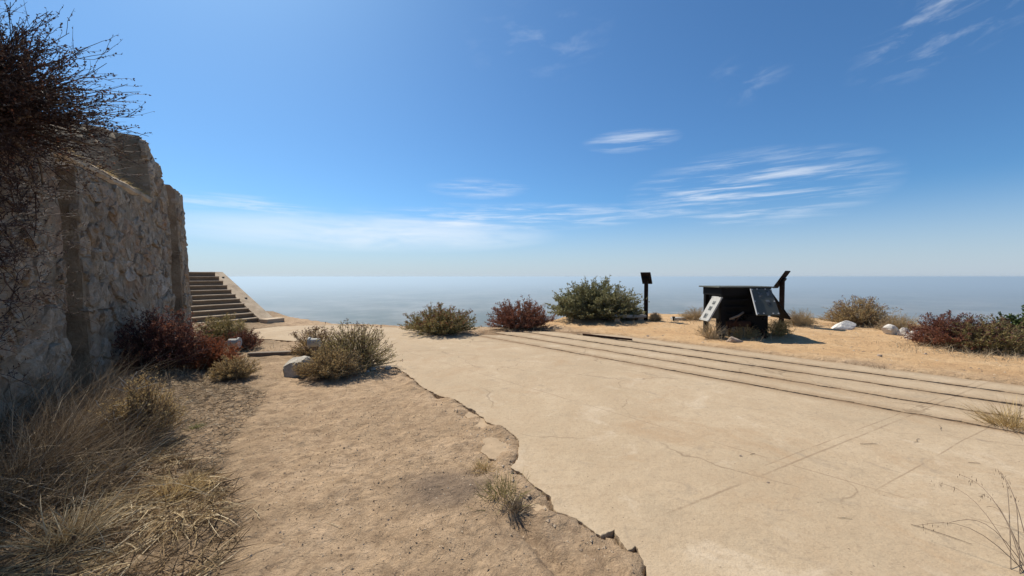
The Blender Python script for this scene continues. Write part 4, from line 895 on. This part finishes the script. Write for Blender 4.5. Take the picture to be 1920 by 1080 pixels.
# pebbles
def pebbles(name, n, poly, smin, smax, mat, label):
    b_ = scatter_px(n, poly); oc = np.array([(1, 0, 0), (-1, 0, 0), (0, 1, 0), (0, -1, 0), (0, 0, 1), (0, 0, -1), (.7, .7, .3), (-.7, .6, .2)], float)[:6]
    V = b_[:, None] + oc[None] * rng.uniform(.6, 1.3, (n, 6, 1)) * (smin + (smax - smin) * rng.uniform(0, 1, (n, 1, 1)) ** 3) * np.array([1, 1, .6]); f = np.array([(0, 2, 4), (2, 1, 4), (1, 3, 4), (3, 0, 4), (2, 0, 5), (1, 2, 5), (3, 1, 5), (0, 3, 5)])
    stuff(name, V.reshape(-1, 3), (np.arange(n)[:, None, None] * 6 + f[None]).reshape(-1, 3), mat, label, 'gravel')
M_PEB = leaf_mat('mixed pebbles', [(.20, .145, .10), (.32, .235, .155), (.40, .295, .195), (.50, .40, .29), (.27, .195, .13)], 0)
pebbles('path_gravel', 1000, [(380, 1090), (420, 900), (460, 760), (480, 680), (600, 720), (700, 705), (860, 790), (960, 900), (1190, 1090)], .002, .013, M_PEB, 'fine gravel scattered over the dirt path')
pebbles('edge_rubble', 420, [(1200, 1090), (1180, 1040), (1130, 1015), (1080, 985), (1020, 945), (975, 895), (955, 860), (965, 830), (900, 790), (830, 752), (800, 755), (880, 810), (905, 870), (930, 910), (985, 960), (1050, 1010), (1110, 1060), (1130, 1090)], (.004), .02, M_PEB, 'crumbled rubble along the broken edge of the paving')
pebbles('clearing_gravel', 900, [(1050, 612), (1300, 604), (1500, 612), (1700, 640), (1900, 680), (1920, 725), (1500, 670), (1200, 632)], .006, .03, M_PEB, 'small stones scattered over the orange dirt clearing')
pebbles('paving_grit', 260, [(900, 640), (1400, 735), (1900, 840), (1900, 1080), (1260, 1080), (1000, 860), (800, 690)], .002, .008, M_PEB, 'specks of grit lying on the pale paving')

# ------------------------------------------------------------------ air over the valley
k = bpy.data.materials.new('valley haze'); k.use_nodes = True; k.node_tree.nodes.clear()
pv = k.node_tree.nodes.new('ShaderNodeVolumePrincipled'); mo = k.node_tree.nodes.new('ShaderNodeOutputMaterial'); k.node_tree.links.new(pv.outputs[0], mo.inputs['Volume'])
pv.inputs['Color'].default_value = (.70, .86, .98, 1); pv.inputs['Density'].default_value = .000125; pv.inputs['Anisotropy'].default_value = .30
m = MB(); m.box((-75000, -75000, -640), (75000, 75000, 6.6)); hz_ = m.obj('haze', k); hz_['kind'] = 'stuff'; tag(hz_, 'pale blue haze filling the valley beyond the hilltop', 'haze')
